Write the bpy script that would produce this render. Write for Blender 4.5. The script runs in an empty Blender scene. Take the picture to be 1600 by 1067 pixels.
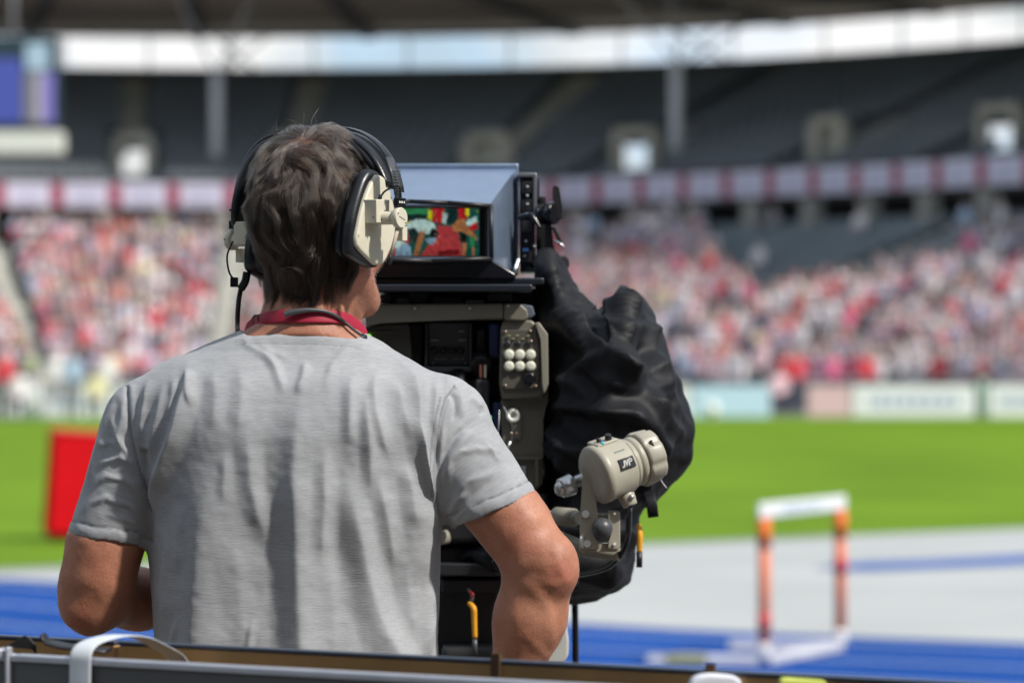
import bpy, bmesh, math, random
import numpy as np
from mathutils import Vector, Matrix, noise as mnoise
random.seed(7); np.random.seed(7)
sc = bpy.context.scene
col = sc.collection
R = math.radians

# ---------------------------------------------------------------- camera, world, sun, exposure
F = 6000.0            # focal length in photograph pixels (135 mm on a 36 mm sensor, 1600 px wide)
CZ = 2.0              # lens height above the track
cam = bpy.data.objects.new('camera', bpy.data.cameras.new('camera'))
col.objects.link(cam); sc.camera = cam
cam.location = (0, 0, CZ); cam.rotation_euler = (R(90), 0, 0)
cam.data.lens = 135; cam.data.sensor_width = 36
cam.data.clip_start = 0.1; cam.data.clip_end = 3000
cam.data.dof.use_dof = True; cam.data.dof.focus_distance = 5.33; cam.data.dof.aperture_fstop = 4.6
cam.data.dof.aperture_blades = 9

SUN_EL, SUN_AZ = R(46), R(121)      # azimuth clockwise from +Y
sdir = Vector((math.sin(SUN_AZ)*math.cos(SUN_EL), math.cos(SUN_AZ)*math.cos(SUN_EL), math.sin(SUN_EL)))
world = bpy.data.worlds.new('World'); sc.world = world; world.use_nodes = True
nt = world.node_tree; nt.nodes.clear()
out = nt.nodes.new('ShaderNodeOutputWorld'); bg = nt.nodes.new('ShaderNodeBackground')
sky = nt.nodes.new('ShaderNodeTexSky'); sky.sky_type = 'NISHITA'; sky.sun_disc = False
sky.sun_elevation = SUN_EL; sky.sun_rotation = SUN_AZ; sky.dust_density = 1.5
tc = nt.nodes.new('ShaderNodeTexCoord'); cn = nt.nodes.new('ShaderNodeTexNoise')
cn.inputs['Scale'].default_value = 9; cn.inputs['Detail'].default_value = 5
mp = nt.nodes.new('ShaderNodeMapping'); mp.inputs['Scale'].default_value = (1, 1, 2.5)
cr = nt.nodes.new('ShaderNodeValToRGB')
cr.color_ramp.elements[0].position = .36; cr.color_ramp.elements[1].position = .60
mx = nt.nodes.new('ShaderNodeMixRGB')
cn2 = nt.nodes.new('ShaderNodeTexNoise'); cn2.inputs['Scale'].default_value = 16; cr2 = nt.nodes.new('ShaderNodeValToRGB')
cr2.color_ramp.elements[0].position = .42; cr2.color_ramp.elements[1].position = .58
cr2.color_ramp.elements[0].color = (.60, .80, 1.0, 1); cr2.color_ramp.elements[1].color = (1.0, 1.0, 1.0, 1)
cm = nt.nodes.new('ShaderNodeVectorMath'); cm.operation = 'SCALE'; cm.inputs['Scale'].default_value = 10.2
nt.links.new(tc.outputs['Generated'], cn2.inputs['Vector']); nt.links.new(cn2.outputs['Fac'], cr2.inputs[0]); nt.links.new(cr2.outputs[0], cm.inputs[0]); nt.links.new(cm.outputs[0], mx.inputs['Color2'])
nt.links.new(tc.outputs['Generated'], mp.inputs[0]); nt.links.new(mp.outputs[0], cn.inputs['Vector'])
nt.links.new(cn.outputs['Fac'], cr.inputs[0]); nt.links.new(cr.outputs[0], mx.inputs['Fac'])
nt.links.new(sky.outputs[0], mx.inputs['Color1']); nt.links.new(mx.outputs[0], bg.inputs['Color'])
bg.inputs['Strength'].default_value = 0.09
nt.links.new(bg.outputs[0], out.inputs['Surface'])
sl = bpy.data.lights.new('sun', 'SUN'); sl.energy = 4.2; sl.angle = R(3); sl.color = (1, .95, .88)
so = bpy.data.objects.new('sun', sl); col.objects.link(so)
so.rotation_euler = (-sdir).to_track_quat('-Z', 'Y').to_euler(); so.location = (20, -20, 30)
vs = sc.view_settings
sc.display_settings.display_device = 'sRGB'
vs.view_transform = 'Standard'; vs.look = 'None'; vs.gamma = 1; vs.use_curve_mapping = False
vs.exposure = 0.16
sc.render.engine = 'CYCLES'
sc.cycles.use_denoising = True
sc.cycles.max_bounces = 6; sc.cycles.transparent_max_bounces = 6
sc.cycles.sample_clamp_indirect = 6

# ---------------------------------------------------------------- pixel <-> world
DOFF = 0.
def P(px, py, D): D += DOFF; return Vector(((px-800)/F*D, D, CZ-(py-533.5)/F*D))
def G(px, py):
    D = CZ*F/(py-533.5); return ((px-800)/F*D, D)
D0 = 5.45
def S(px, py, D=D0): return np.array(P(px, py, D))

# ---------------------------------------------------------------- materials
def mat(name, c, rough=.6, metal=0, spec=.5, emit=None, es=1, noise=None, bump=None, coat=0, sheen=0, sss=0):
    m = bpy.data.materials.new(name); m.use_nodes = True
    n = m.node_tree; b = n.nodes['Principled BSDF']
    b.inputs['Base Color'].default_value = (*c, 1); b.inputs['Roughness'].default_value = rough
    b.inputs['Metallic'].default_value = metal; b.inputs['Specular IOR Level'].default_value = spec
    b.inputs['Coat Weight'].default_value = coat; b.inputs['Sheen Weight'].default_value = sheen
    if sss:
        b.inputs['Subsurface Weight'].default_value = sss
        b.inputs['Subsurface Radius'].default_value = (.012, .004, .002); b.inputs['Subsurface Scale'].default_value = 1
    if emit:
        b.inputs['Emission Color'].default_value = (*emit, 1); b.inputs['Emission Strength'].default_value = es
    co = n.nodes.new('ShaderNodeTexCoord')
    if noise:      # (scale, amount)
        t = n.nodes.new('ShaderNodeTexNoise'); t.inputs['Scale'].default_value = noise[0]; t.inputs['Detail'].default_value = 6
        n.links.new(co.outputs['Object'], t.inputs['Vector'])
        r = n.nodes.new('ShaderNodeMapRange'); r.inputs[1].default_value = .3; r.inputs[2].default_value = .7
        r.inputs[3].default_value = 1-noise[1]; r.inputs[4].default_value = 1+noise[1]
        n.links.new(t.outputs['Fac'], r.inputs[0])
        x = n.nodes.new('ShaderNodeVectorMath'); x.operation = 'SCALE'; x.inputs[0].default_value = c
        n.links.new(r.outputs[0], x.inputs['Scale']); n.links.new(x.outputs[0], b.inputs['Base Color'])
    if bump:       # (scale, strength, distance)
        t = n.nodes.new('ShaderNodeTexNoise'); t.inputs['Scale'].default_value = bump[0]; t.inputs['Detail'].default_value = 4
        n.links.new(co.outputs['Object'], t.inputs['Vector'])
        bb = n.nodes.new('ShaderNodeBump'); bb.inputs['Strength'].default_value = bump[1]; bb.inputs['Distance'].default_value = bump[2]
        n.links.new(t.outputs['Fac'], bb.inputs['Height']); n.links.new(bb.outputs[0], b.inputs['Normal'])
    return m
M = {}
M['concrete'] = mat('concrete', (.36, .34, .31), .9, noise=(2, .15))
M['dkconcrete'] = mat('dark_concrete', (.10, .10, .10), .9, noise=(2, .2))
M['black'] = mat('black_plastic', (.012, .012, .014), .45, noise=(40, .2))
M['gloss'] = mat('gloss_black', (.008, .008, .011), .22)
M['leather'] = mat('black_leather', (.009, .010, .013), .30, bump=(900, .3, .0005))
M['olive'] = mat('olive_paint', (.165, .155, .120), .45, noise=(25, .08), bump=(1500, .15, .0004))
M['beige'] = mat('beige_paint', (.36, .34, .275), .42, noise=(30, .06), bump=(1500, .15, .0004))
M['ivory'] = mat('ivory_plastic', (.60, .565, .45), .45, noise=(60, .04))
M['chrome'] = mat('brushed_steel', (.55, .55, .55), .3, metal=.9)
M['white'] = mat('white_plastic', (.72, .72, .66), .5)
M['orange'] = mat('orange_cord', (.72, .32, .01), .6)
M['blue'] = mat('blue_anodised', (.04, .08, .25), .35)
M['hood'] = mat('hood_sky_tint', (.31, .40, .55), .33, metal=.7, noise=(30, .06), bump=(22, .08, .002))  # blue of the reflected sky is put into the base colour
M['hoodside'] = M['hood']
M['led'] = mat('green_led', (.1, .6, .02), .4, emit=(.25, 1, .05), es=1.2)
M['green'] = mat('green_rubber', (.01, .4, .12), .5)
M['darkgrey'] = mat('dark_grey_plastic', (.06, .065, .07), .4)

# ---------------------------------------------------------------- object helpers
WL = {}
def tag(o, label=None, cat=None, group=None, kind=None):
    if label: o['label'] = label
    if cat: o['category'] = cat
    if group: o['group'] = group
    if kind: o['kind'] = kind
    return o
def thing(name, loc, label, cat, group=None):
    o = bpy.data.objects.new(name, None); col.objects.link(o); o.location = loc; o.empty_display_size = .1
    WL[o.name] = Vector(loc); return tag(o, label, cat, group)
def link_mesh(name, me, mats, parent=None, smooth=None):
    for m in (mats if isinstance(mats, (list, tuple)) else [mats]): me.materials.append(m)
    if smooth is True: me.shade_smooth()
    elif smooth: me.set_sharp_from_angle(angle=R(smooth)); 
    o = bpy.data.objects.new(name, me); col.objects.link(o)
    if parent:
        w = WL[parent.name]; me.transform(Matrix.Translation(-w)); o.parent = parent; WL[o.name] = w
    else: WL[o.name] = Vector((0, 0, 0))
    return o
SPLIT = {'bar_lettering', 'red_block', 'lettering', 'screw', 'mark', 'recess', 'chrome_pin', 'panel_rib', 'battery_plate', 'cable_socket', 'signal_cable', 'blue_guard', 'viewfinder_mount', 'top_clip', 'side_arm', 'rivet', 'safety_wire', 'joint', 'hanger'}
class MB:
    def __init__(s): s.bm = bmesh.new(); s.mi = 0
    def _f(s, vs, smooth=False):
        try: f = s.bm.faces.new(vs); f.material_index = s.mi; f.smooth = smooth; return f
        except ValueError: return None
    def _bevel(s, verts, w, seg=2):
        es = set(e for v in verts for e in v.link_edges)
        r = bmesh.ops.bevel(s.bm, geom=list(es), offset=w, segments=seg, affect='EDGES', profile=.6, clamp_overlap=True)
        for f in r['faces']: f.material_index = s.mi; f.smooth = True
    def prism(s, pts0, pts1, bev=0):
        a = [s.bm.verts.new(p) for p in pts0]; b = [s.bm.verts.new(p) for p in pts1]; n = len(a)
        s._f(a); s._f(b[::-1])
        for i in range(n): s._f((a[(i+1) % n], a[i], b[i], b[(i+1) % n]))
        if bev: s._bevel(a+b, bev)
        return s
    def ppx(s, poly, Da, Db, bev=.002, scale=True):      # straight prism whose near face covers these photo pixels at depth Da
        A = [P(x, y, Da) for x, y in poly]
        B = [Vector((p.x, Db+DOFF, p.z)) for p in A]
        return s.prism(A, B, bev)
    def bpx(s, x0, y0, x1, y1, Da, Db, bev=.002): return s.ppx([(x0, y0), (x0, y1), (x1, y1), (x1, y0)], Da, Db, bev)
    def box(s, c, d, rz=0, bev=0, M3=None):
        c = Vector(c); m = M3 or Matrix.Rotation(rz, 3, 'Z')
        q = [(-1,-1),(1,-1),(1,1),(-1,1)]
        A = [c+m@Vector((x*d[0]/2, y*d[1]/2, -d[2]/2)) for x, y in q]; B = [c+m@Vector((x*d[0]/2, y*d[1]/2, d[2]/2)) for x, y in q]
        return s.prism(A, B, bev)
    def lathe(s, p0, axis, prof, n=32, up=None, scal=0, lobes=0):
        axis = Vector(axis).normalized(); u = axis.orthogonal().normalized(); v = axis.cross(u); p0 = Vector(p0)
        rings = []
        for t, r in prof:
            ring = []
            for i in range(n):
                a = 2*math.pi*i/n; rr = r*(1+scal*abs(math.cos(a*lobes/2))) if lobes else r
                ring.append(s.bm.verts.new(p0+axis*t+(u*math.cos(a)+v*math.sin(a))*rr))
            rings.append(ring)
        for a, b in zip(rings, rings[1:]):
            for i in range(n): s._f((a[i], a[(i+1) % n], b[(i+1) % n], b[i]), True)
        s._f(rings[0][::-1]); s._f(rings[-1]); return s
    def cyl(s, p0, p1, r0, r1=None, n=20, bev=.1):
        p0, p1 = Vector(p0), Vector(p1); L = (p1-p0).length; r1 = r0 if r1 is None else r1; b = min(r0, r1)*bev
        pr = [(0, r0-b), (b, r0), (L-b, r1), (L, r1-b)] if bev else [(0, r0), (L, r1)]
        return s.lathe(p0, p1-p0, pr, n)
    def tube(s, pts, r, n=10, rs=None):
        pts = smooth_path([Vector(p) for p in pts]); N = len(pts); rings = []
        t0 = (pts[1]-pts[0]).normalized(); u = t0.orthogonal().normalized()
        for i, p in enumerate(pts):
            t = (pts[min(i+1, N-1)]-pts[max(i-1, 0)]).normalized(); u = (u-t*u.dot(t)).normalized(); v = t.cross(u)
            rr = r if rs is None else np.interp(i/(N-1), np.linspace(0, 1, len(rs)), rs)
            rings.append([s.bm.verts.new(p+(u*math.cos(2*math.pi*k/n)+v*math.sin(2*math.pi*k/n))*rr) for k in range(n)])
        for a, b in zip(rings, rings[1:]):
            for i in range(n): s._f((a[i], a[(i+1) % n], b[(i+1) % n], b[i]), True)
        s._f(rings[0][::-1]); s._f(rings[-1]); return s
    def ribbon(s, pts, wdir, w, th):           # flat strap: wdir function or list of vectors giving width direction
        pts = [Vector(p) for p in pts]; N = len(pts); rings = []
        for i, p in enumerate(pts):
            t = (pts[min(i+1, N-1)]-pts[max(i-1, 0)]).normalized()
            wd = Vector(wdir[i] if isinstance(wdir, list) else wdir); wd = (wd-t*wd.dot(t)).normalized(); nn = t.cross(wd)
            ww = w[i] if isinstance(w, (list, np.ndarray)) else w; tt = th[i] if isinstance(th, (list, np.ndarray)) else th
            ring = []
            for k in range(12):                # rounded cross-section
                a = 2*math.pi*k/12; ca, sa = math.cos(a), math.sin(a)
                ring.append(s.bm.verts.new(p+wd*ww/2*math.copysign(abs(ca)**.5, ca)+nn*tt/2*math.copysign(abs(sa)**.7, sa)))
            rings.append(ring)
        for a, b in zip(rings, rings[1:]):
            for i in range(12): s._f((a[i], a[(i+1) % 12], b[(i+1) % 12], b[i]), True)
        s._f(rings[0][::-1]); s._f(rings[-1]); return s
    def sphere(s, c, r, seg=20):
        m = Matrix.Translation(Vector(c)) @ Matrix.Diagonal((*(r if isinstance(r, (tuple, list)) else (r, r, r)), 1))
        q = bmesh.ops.create_uvsphere(s.bm, u_segments=seg, v_segments=seg//2, radius=1, matrix=m)
        for v in q['verts']:
            for f in v.link_faces: f.material_index = s.mi; f.smooth = True
        return s
    def build(s, name, mats, parent=None):
        if name in SPLIT:
            left = set(s.bm.faces); parts = []
            while left:
                st = [left.pop()]; isl = list(st)
                while st:
                    for e in st.pop().edges:
                        for g in e.link_faces:
                            if g in left: left.remove(g); st.append(g); isl.append(g)
                parts.append(isl)
            if len(parts) > 1:
                r = None
                for isl in parts:
                    n = MB(); vm = {}
                    for f in isl:
                        g = n._f([vm.setdefault(v, None) or vm.__setitem__(v, n.bm.verts.new(v.co)) or vm[v] for v in f.verts], f.smooth)
                    bmesh.ops.recalc_face_normals(n.bm, faces=n.bm.faces[:]); me = bpy.data.meshes.new(name); n.bm.to_mesh(me); n.bm.free()
                    r = link_mesh(name, me, mats, parent)
                s.bm.free(); return r
        bmesh.ops.recalc_face_normals(s.bm, faces=s.bm.faces[:])
        me = bpy.data.meshes.new(name); s.bm.to_mesh(me); s.bm.free()
        return link_mesh(name, me, mats, parent)
def smooth_path(pts, k=6):
    if len(pts) < 3: return pts
    o = []
    for i in range(len(pts)-1):
        p0 = pts[max(i-1, 0)]; p1 = pts[i]; p2 = pts[i+1]; p3 = pts[min(i+2, len(pts)-1)]
        for j in range(k):
            t = j/k
            o.append(.5*((2*p1)+(p2-p0)*t+(2*p0-5*p1+4*p2-p3)*t*t+(3*p1-p0-3*p2+p3)*t**3))
    o.append(pts[-1]); return o

# ---------------------------------------------------------------- distance-field modelling
def smin(a, b, k):
    h = np.clip(.5+.5*(b-a)/k, 0, 1); return b*(1-h)+a*h-k*h*(1-h)
def smax(a, b, k): return -smin(-a, -b, k)
def cone(p, a, b, ra, rb):
    a = np.asarray(a, np.float32); b = np.asarray(b, np.float32); d = b-a; L = float(d@d)
    q = p-a; t = np.clip((q@d)/L, 0, 1); return np.linalg.norm(q-t[..., None]*d, axis=-1)-(ra+(rb-ra)*t)
def ell(p, c, r, Rm=None):
    q = p-np.asarray(c, np.float32)
    if Rm is not None: q = q@np.asarray(Rm, np.float32)      # columns = local axes
    r = np.asarray(r, np.float32); k0 = np.linalg.norm(q/r, axis=-1); k1 = np.linalg.norm(q/(r*r), axis=-1)+1e-9
    return k0*(k0-1)/k1
def surface(f, lo, hi, h, slack=1.8, B=14):
    """polygonise f<0 on a grid of step h; only blocks near the surface are evaluated"""
    lo = np.array(lo, float); hi = np.array(hi, float)
    nb = np.maximum(np.ceil((hi-lo)/(h*B)).astype(int), 1); n = nb*B+1
    V = np.empty(n, np.float32)
    bc = np.stack(np.meshgrid(*[lo[i]+(np.arange(nb[i])+.5)*B*h for i in range(3)], indexing='ij'), -1).reshape(-1, 3).astype(np.float32)
    dv = f(bc); rad = B*h*.87*slack+2*h
    bi = np.stack(np.meshgrid(*[np.arange(k) for k in nb], indexing='ij'), -1).reshape(-1, 3)
    for (i, j, k), d in zip(bi, dv):
        V[i*B:(i+1)*B+1, j*B:(j+1)*B+1, k*B:(k+1)*B+1] = d
    near = np.nonzero(np.abs(dv) < rad)[0]
    g = np.stack(np.meshgrid(*[np.arange(B+1)]*3, indexing='ij'), -1).reshape(-1, 3)
    for c in range(0, len(near), 60):
        ids = near[c:c+60]
        pts = (lo+(bi[ids][:, None, :]*B+g[None])*h).astype(np.float32)
        vals = f(pts.reshape(-1, 3)).reshape(len(ids), B+1, B+1, B+1)
        for q, (i, j, k) in enumerate(bi[ids]): V[i*B:(i+1)*B+1, j*B:(j+1)*B+1, k*B:(k+1)*B+1] = vals[q]
    V[0] = V[-1] = 1; V[:, 0] = V[:, -1] = 1; V[:, :, 0] = V[:, :, -1] = 1
    I = V < 0
    c8 = [I[a:n[0]-1+a, b:n[1]-1+b, c:n[2]-1+c] for a in (0, 1) for b in (0, 1) for c in (0, 1)]
    anyv = c8[0].copy(); allv = c8[0].copy()
    for x in c8[1:]: anyv |= x; allv &= x
    act = anyv & ~allv; idx = np.nonzero(act); N = len(idx[0])
    vid = np.full(act.shape, -1, np.int32); vid[idx] = np.arange(N)
    acc = np.zeros((N, 3)); cnt = np.zeros(N)
    cor = [np.array((a, b, c)) for a in (0, 1) for b in (0, 1) for c in (0, 1)]
    base = np.stack(idx, 1)
    for a in range(8):
        for b in range(a+1, 8):
            if np.abs(cor[a]-cor[b]).sum() != 1: continue
            va = V[tuple((base+cor[a]).T)]; vb = V[tuple((base+cor[b]).T)]; m = (va < 0) != (vb < 0)
            t = np.where(m, va/np.where(m, va-vb, 1), 0)
            acc[m] += (cor[a]+(cor[b]-cor[a])*t[:, None])[m]; cnt[m] += 1
    verts = lo+(base+acc/cnt[:, None])*h
    quads = []
    for ax in range(3):
        o = [x for x in range(3) if x != ax]
        s0 = [slice(1, -1)]*3; s0[ax] = slice(0, -1); s1 = list(s0); s1[ax] = slice(1, None)
        e = I[tuple(s0)] != I[tuple(s1)]; q = np.stack(np.nonzero(e), 1)
        for z in o: q[:, z] += 1
        fl = I[tuple(q.T)]
        def cell(d1, d2):
            r = q.copy(); r[:, o[0]] += d1; r[:, o[1]] += d2; return vid[tuple(r.T)]
        Q = np.stack([cell(-1, -1), cell(0, -1), cell(0, 0), cell(-1, 0)], 1)
        if ax == 1: fl = ~fl
        Q[~fl] = Q[~fl][:, ::-1]; quads.append(Q)
    return verts, np.concatenate(quads)
def np_mesh(name, v, q, smooth=True):
    me = bpy.data.meshes.new(name); v = np.asarray(v, np.float32); q = np.asarray(q, np.int32)
    me.vertices.add(len(v)); me.vertices.foreach_set('co', v.ravel())
    k = q.shape[1]; me.loops.add(q.size); me.loops.foreach_set('vertex_index', q.ravel())
    me.polygons.add(len(q)); me.polygons.foreach_set('loop_start', np.arange(0, q.size, k, dtype=np.int32))
    me.update(calc_edges=True); me.validate()
    me.polygons.foreach_set('use_smooth', np.full(len(me.polygons), smooth)); me.update()
    return me
def vnormals(v, q):
    n = np.zeros_like(v); fn = np.cross(v[q[:, 2]]-v[q[:, 0]], v[q[:, 3]]-v[q[:, 1]])
    for k in range(4): np.add.at(n, q[:, k], fn)
    return n/np.maximum(np.linalg.norm(n, axis=1), 1e-12)[:, None]
def relax(v, q, it=2, lam=.5):
    for _ in range(it):
        a = np.zeros_like(v); c = np.zeros(len(v))
        for k in range(4):
            for o in (1, 3):
                np.add.at(a, q[:, k], v[q[:, (k+o) % 4]]); np.add.at(c, q[:, k], 1)
        v = v+(a/c[:, None]-v)*lam
    return v
def pxy(v): return 800+F*v[:, 0]/v[:, 1], 533.5+F*(CZ-v[:, 2])/v[:, 1]
def polyd(x, y, pts):
    """signed distance to a polyline (+ to the right when it runs down the picture) and the fraction along it"""
    pts = np.array(pts, float); seg = np.linalg.norm(np.diff(pts, axis=0), axis=1); L = np.concatenate([[0], np.cumsum(seg)])
    best = np.full(len(x), 1e9); sg = np.zeros(len(x)); fr = np.zeros(len(x))
    for i in range(len(pts)-1):
        ax, ay = pts[i]; dx, dy = pts[i+1]-pts[i]
        t = np.clip(((x-ax)*dx+(y-ay)*dy)/(dx*dx+dy*dy), 0, 1)
        ex, ey = x-ax-t*dx, y-ay-t*dy; d = np.hypot(ex, ey); c = -(dx*(y-ay)-dy*(x-ax)); m = d < best
        best[m] = d[m]; sg[m] = np.sign(c)[m]; fr[m] = ((L[i]+t*seg[i])/L[-1])[m]
    return best*np.where(sg == 0, 1, sg), fr
def fold(x, y, pts, A, wl, wr, e=.12):
    d, f = polyd(x, y, pts); s = np.where(d < 0, -d/wl, d/wr)
    s = np.sqrt(s*s+e*e)-e; g = np.clip(1-s, 0, 1)
    return A*g*g*(1.6-.6*g)*(lambda a, b: a*a*(3-2*a)*b*b*(3-2*b))(np.clip(f/.3, 0, 1), np.clip((1-f)/.3, 0, 1))
def vnoise(p, scale):       # cheap smooth value noise on points
    q = p*scale; i = np.floor(q).astype(np.int64); f = q-i; f = f*f*(3-2*f)
    def h(a):
        n = (a[:, 0]*73856093) ^ (a[:, 1]*19349663) ^ (a[:, 2]*83492791); n = (n*1103515245+12345) & 0x7fffffff
        n = (n ^ (n >> 13))*1274126177 & 0x7fffffff; return n/0x7fffffff
    r = 0
    for a in (0, 1):
        for b in (0, 1):
            for c in (0, 1):
                w = (f[:, 0] if a else 1-f[:, 0])*(f[:, 1] if b else 1-f[:, 1])*(f[:, 2] if c else 1-f[:, 2])
                r = r+w*h(i+np.array((a, b, c)))
    return r*2-1
# ================================================================ THE SETTING
def flat(name, pts, z, m, kind='structure'):
    mb = MB(); vs_ = [mb.bm.verts.new((x, y, z)) for x, y in pts]; mb._f(vs_)
    o = mb.build(name, m); 
    if o.data.polygons[0].normal.z < 0: o.data.flip_normals()
    return tag(o, kind=kind)
M['ground'] = mat('ground_tarmac', (.16, .16, .155), .9, noise=(.5, .2))
M['apron'] = mat('apron_coating', (.42, .435, .435), .9, spec=.2, noise=(.35, .10))
M['track'] = mat('blue_track', (.008, .066, .30), .95, spec=.12, noise=(.6, .12))
M['line'] = mat('lane_line', (.50, .58, .72), .7)
M['turf'] = mat('turf', (.128, .232, .013), .95, spec=.1, noise=(.25, .22), bump=(8, .6, .04))
M['arc'] = mat('blue_marking', (.03, .10, .34), .8, noise=(1.2, .2))
flat('ground', [(-900, -400), (900, -400), (900, 1500), (-900, 1500)], 0, M['ground'])
g0 = (-4.49, 33.66); gs = .737
flat('pitch', [(-60, g0[1]-55.5*gs), (60, g0[1]+64.5*gs), (60, 106), (-60, 97.5)], .012, M['turf'])
bord = [(-58, -9), (-20, 20.0), (-8, 29.6), (-5.2, 31.9), (-4.36, 32.3), (-2.98, 31.0), (.45, 27.2), (3.41, 25.4), (9, 22.8), (30, 16)]
flat('apron', [(-60, g0[1]-55.5*gs), (60, g0[1]+64.5*gs), (60, 10), (30, 16)]+[(p.x, p.y) for p in smooth_path([Vector(q) for q in bord], 4)][::-1][1:], .008, M['apron'])
bord2 = smooth_path([Vector((x, y)) for x, y in bord], 4)
flat('track', [(p.x, p.y) for p in bord2]+[(30, 13), (-58, 9)][:1]+[(4, 14), (-20, 14), (-58, -30)], .004 , M['track'])
def strip(name, path, w, z, m):
    mb = MB(); pr = None
    for i, p in enumerate(path):
        t = (path[min(i+1, len(path)-1)]-path[max(i-1, 0)]).normalized(); n = Vector((t.y, -t.x))*w/2
        a = mb.bm.verts.new((p.x+n.x, p.y+n.y, z)); b = mb.bm.verts.new((p.x-n.x, p.y-n.y, z))
        if pr: mb._f((pr[0], a, b, pr[1]))
        pr = (a, b)
    o = mb.build(name, m)
    if o.data.polygons[0].normal.z < 0: o.data.flip_normals()
    return tag(o, kind='structure')
for k in range(1, 7):
    pth = []
    lp = smooth_path([Vector(q) for q in [(-7.2, 33.9), (-4.6, 32.5)]+bord[5:]], 4)
    for i, p in enumerate(lp):
        t = (lp[min(i+1, len(lp)-1)]-lp[max(i-1, 0)]).normalized(); pth.append(p+Vector((t.y, -t.x))*(-1 if t.x < 0 else 1)*(1.22*k-.6))
    strip('lane_line', pth, .05, .012, M['line'])
strip('pitch_edge_line', [Vector((x, g0[1]+(x-g0[0])*gs-.35)) for x in (-30, -10, 3.2)], .30, .016, mat('kerb_grey', (.33, .35, .33), .9))
flat('blue_marking', [G(*q) for q in [(1270, 889), (1350, 880), (1450, 877), (1700, 862), (1700, 878), (1450, 890), (1350, 894)]], .014, M['arc'])

# ---------------------------------------------------------------- stadium bowl: profile swept along this plan curve
cps = [(-82, 84), (-72, 104), (-60, 120), (-46, 132.5), (-32, 143), (-24, 147.6), (-15, 149.8), (-5, 149.6), (2.6, 146), (11.3, 136.5), (17, 128), (24.5, 118), (30.5, 107), (36, 94)]
CV = smooth_path([Vector(p) for p in cps], 16)
CL = np.concatenate([[0], np.cumsum([(b-a).length for a, b in zip(CV, CV[1:])])])
cvx = np.array([p.x for p in CV]); cvy = np.array([p.y for p in CV])
def C(s): return np.interp(s, CL, cvx), np.interp(s, CL, cvy)
def bowl(s, r, z):
    x, y = C(s); x1, y1 = C(s+.6); x0, y0 = C(s-.6); tx, ty = x1-x0, y1-y0; L = math.hypot(tx, ty)
    return Vector((x-ty/L*r, y+tx/L*r, z))
def s_at(px, r=0, z=8):                # arc length whose bowl point at (r, z) shows at photo column px
    ss = np.linspace(2, CL[-1]-2, 900); xs = np.array([(lambda q: 800+F*q.x/q.y)(bowl(s, r, z)) for s in ss])
    return float(ss[np.argmin(np.abs(xs-px))])
SS = np.arange(1, CL[-1]-1, .55)
def sweep(mb, prof, ss=SS, closed=False):
    rows = [[mb.bm.verts.new(bowl(s, r, z)) for r, z in prof] for s in ss]
    n = len(prof)
    for a, b in zip(rows, rows[1:]):
        for i in range(n if closed else n-1): mb._f((a[i], b[i], b[(i+1) % n], a[(i+1) % n]))
    if closed: mb._f(rows[0]); mb._f(rows[-1][::-1])
    return mb
NR, LR0, LZ0, TR, RZ = 22, -16.6, .42, .72, .245       # lower tier rows
def row_rz(i): return LR0+i*TR, LZ0+i*RZ
M['tier'] = mat('tier_concrete', (.22, .235, .25), .85, noise=(1, .15))
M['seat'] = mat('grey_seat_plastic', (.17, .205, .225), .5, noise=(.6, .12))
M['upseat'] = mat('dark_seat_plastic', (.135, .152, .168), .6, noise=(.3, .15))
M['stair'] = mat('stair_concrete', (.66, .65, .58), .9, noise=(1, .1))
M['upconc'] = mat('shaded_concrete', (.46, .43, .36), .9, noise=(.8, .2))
ls = thing('lower_stand', (0, 131, 0), 'lower tier of the stadium bowl filled with spectators in red, pink and white', 'stand')
prof = [(LR0-.35, 0), (LR0-.35, LZ0), (LR0-.15, LZ0)]
for i in range(NR): r, z = row_rz(i); prof += [(r-.15, z), (r+TR-.15, z)]
mb = MB(); sweep(mb, prof); mb.build('terrace', M['tier'], ls)
aisL = [s_at(28, -10, 4), s_at(352, -10, 4), s_at(700, -10, 4), s_at(1165, -10, 4), s_at(1430, -10, 4), s_at(1660, -10, 4)]
def near_aisle(s, lst, w=.62): return any(abs(s-a) < w for a in lst)
for a in aisL:
    mb = MB()
    for i in range(NR):
        r, z = row_rz(i)
        for h, (q0, q1) in enumerate(((-.14, .25), (.26, .66))):
            A = [bowl(a-.6, r+q0, z+.01), bowl(a+.6, r+q0, z+.01), bowl(a+.6, r+q1, z+.01), bowl(a-.6, r+q1, z+.01)]
            mb.prism(A, [v+Vector((0, 0, .03+.14*h)) for v in A])
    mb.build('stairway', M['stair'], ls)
seat_pts = []; mb = MB()
for i in range(NR):
    r, z = row_rz(i)
    for s in np.arange(SS[3], SS[-3], .56):
        if near_aisle(s, aisL, .85): continue
        a0, a1 = s-.23, s+.23
        pr = [(r+.22, z+.40), (r+.58, z+.38), (r+.64, z+.72), (r+.67, z+.72), (r+.62, z+.33), (r+.22, z+.35)]
        mb.prism([bowl(a0, *q) for q in pr], [bowl(a1, *q) for q in pr])
        seat_pts.append((i, s))
tag(mb.build('seats', M['seat'], ls), kind='stuff')
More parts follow.
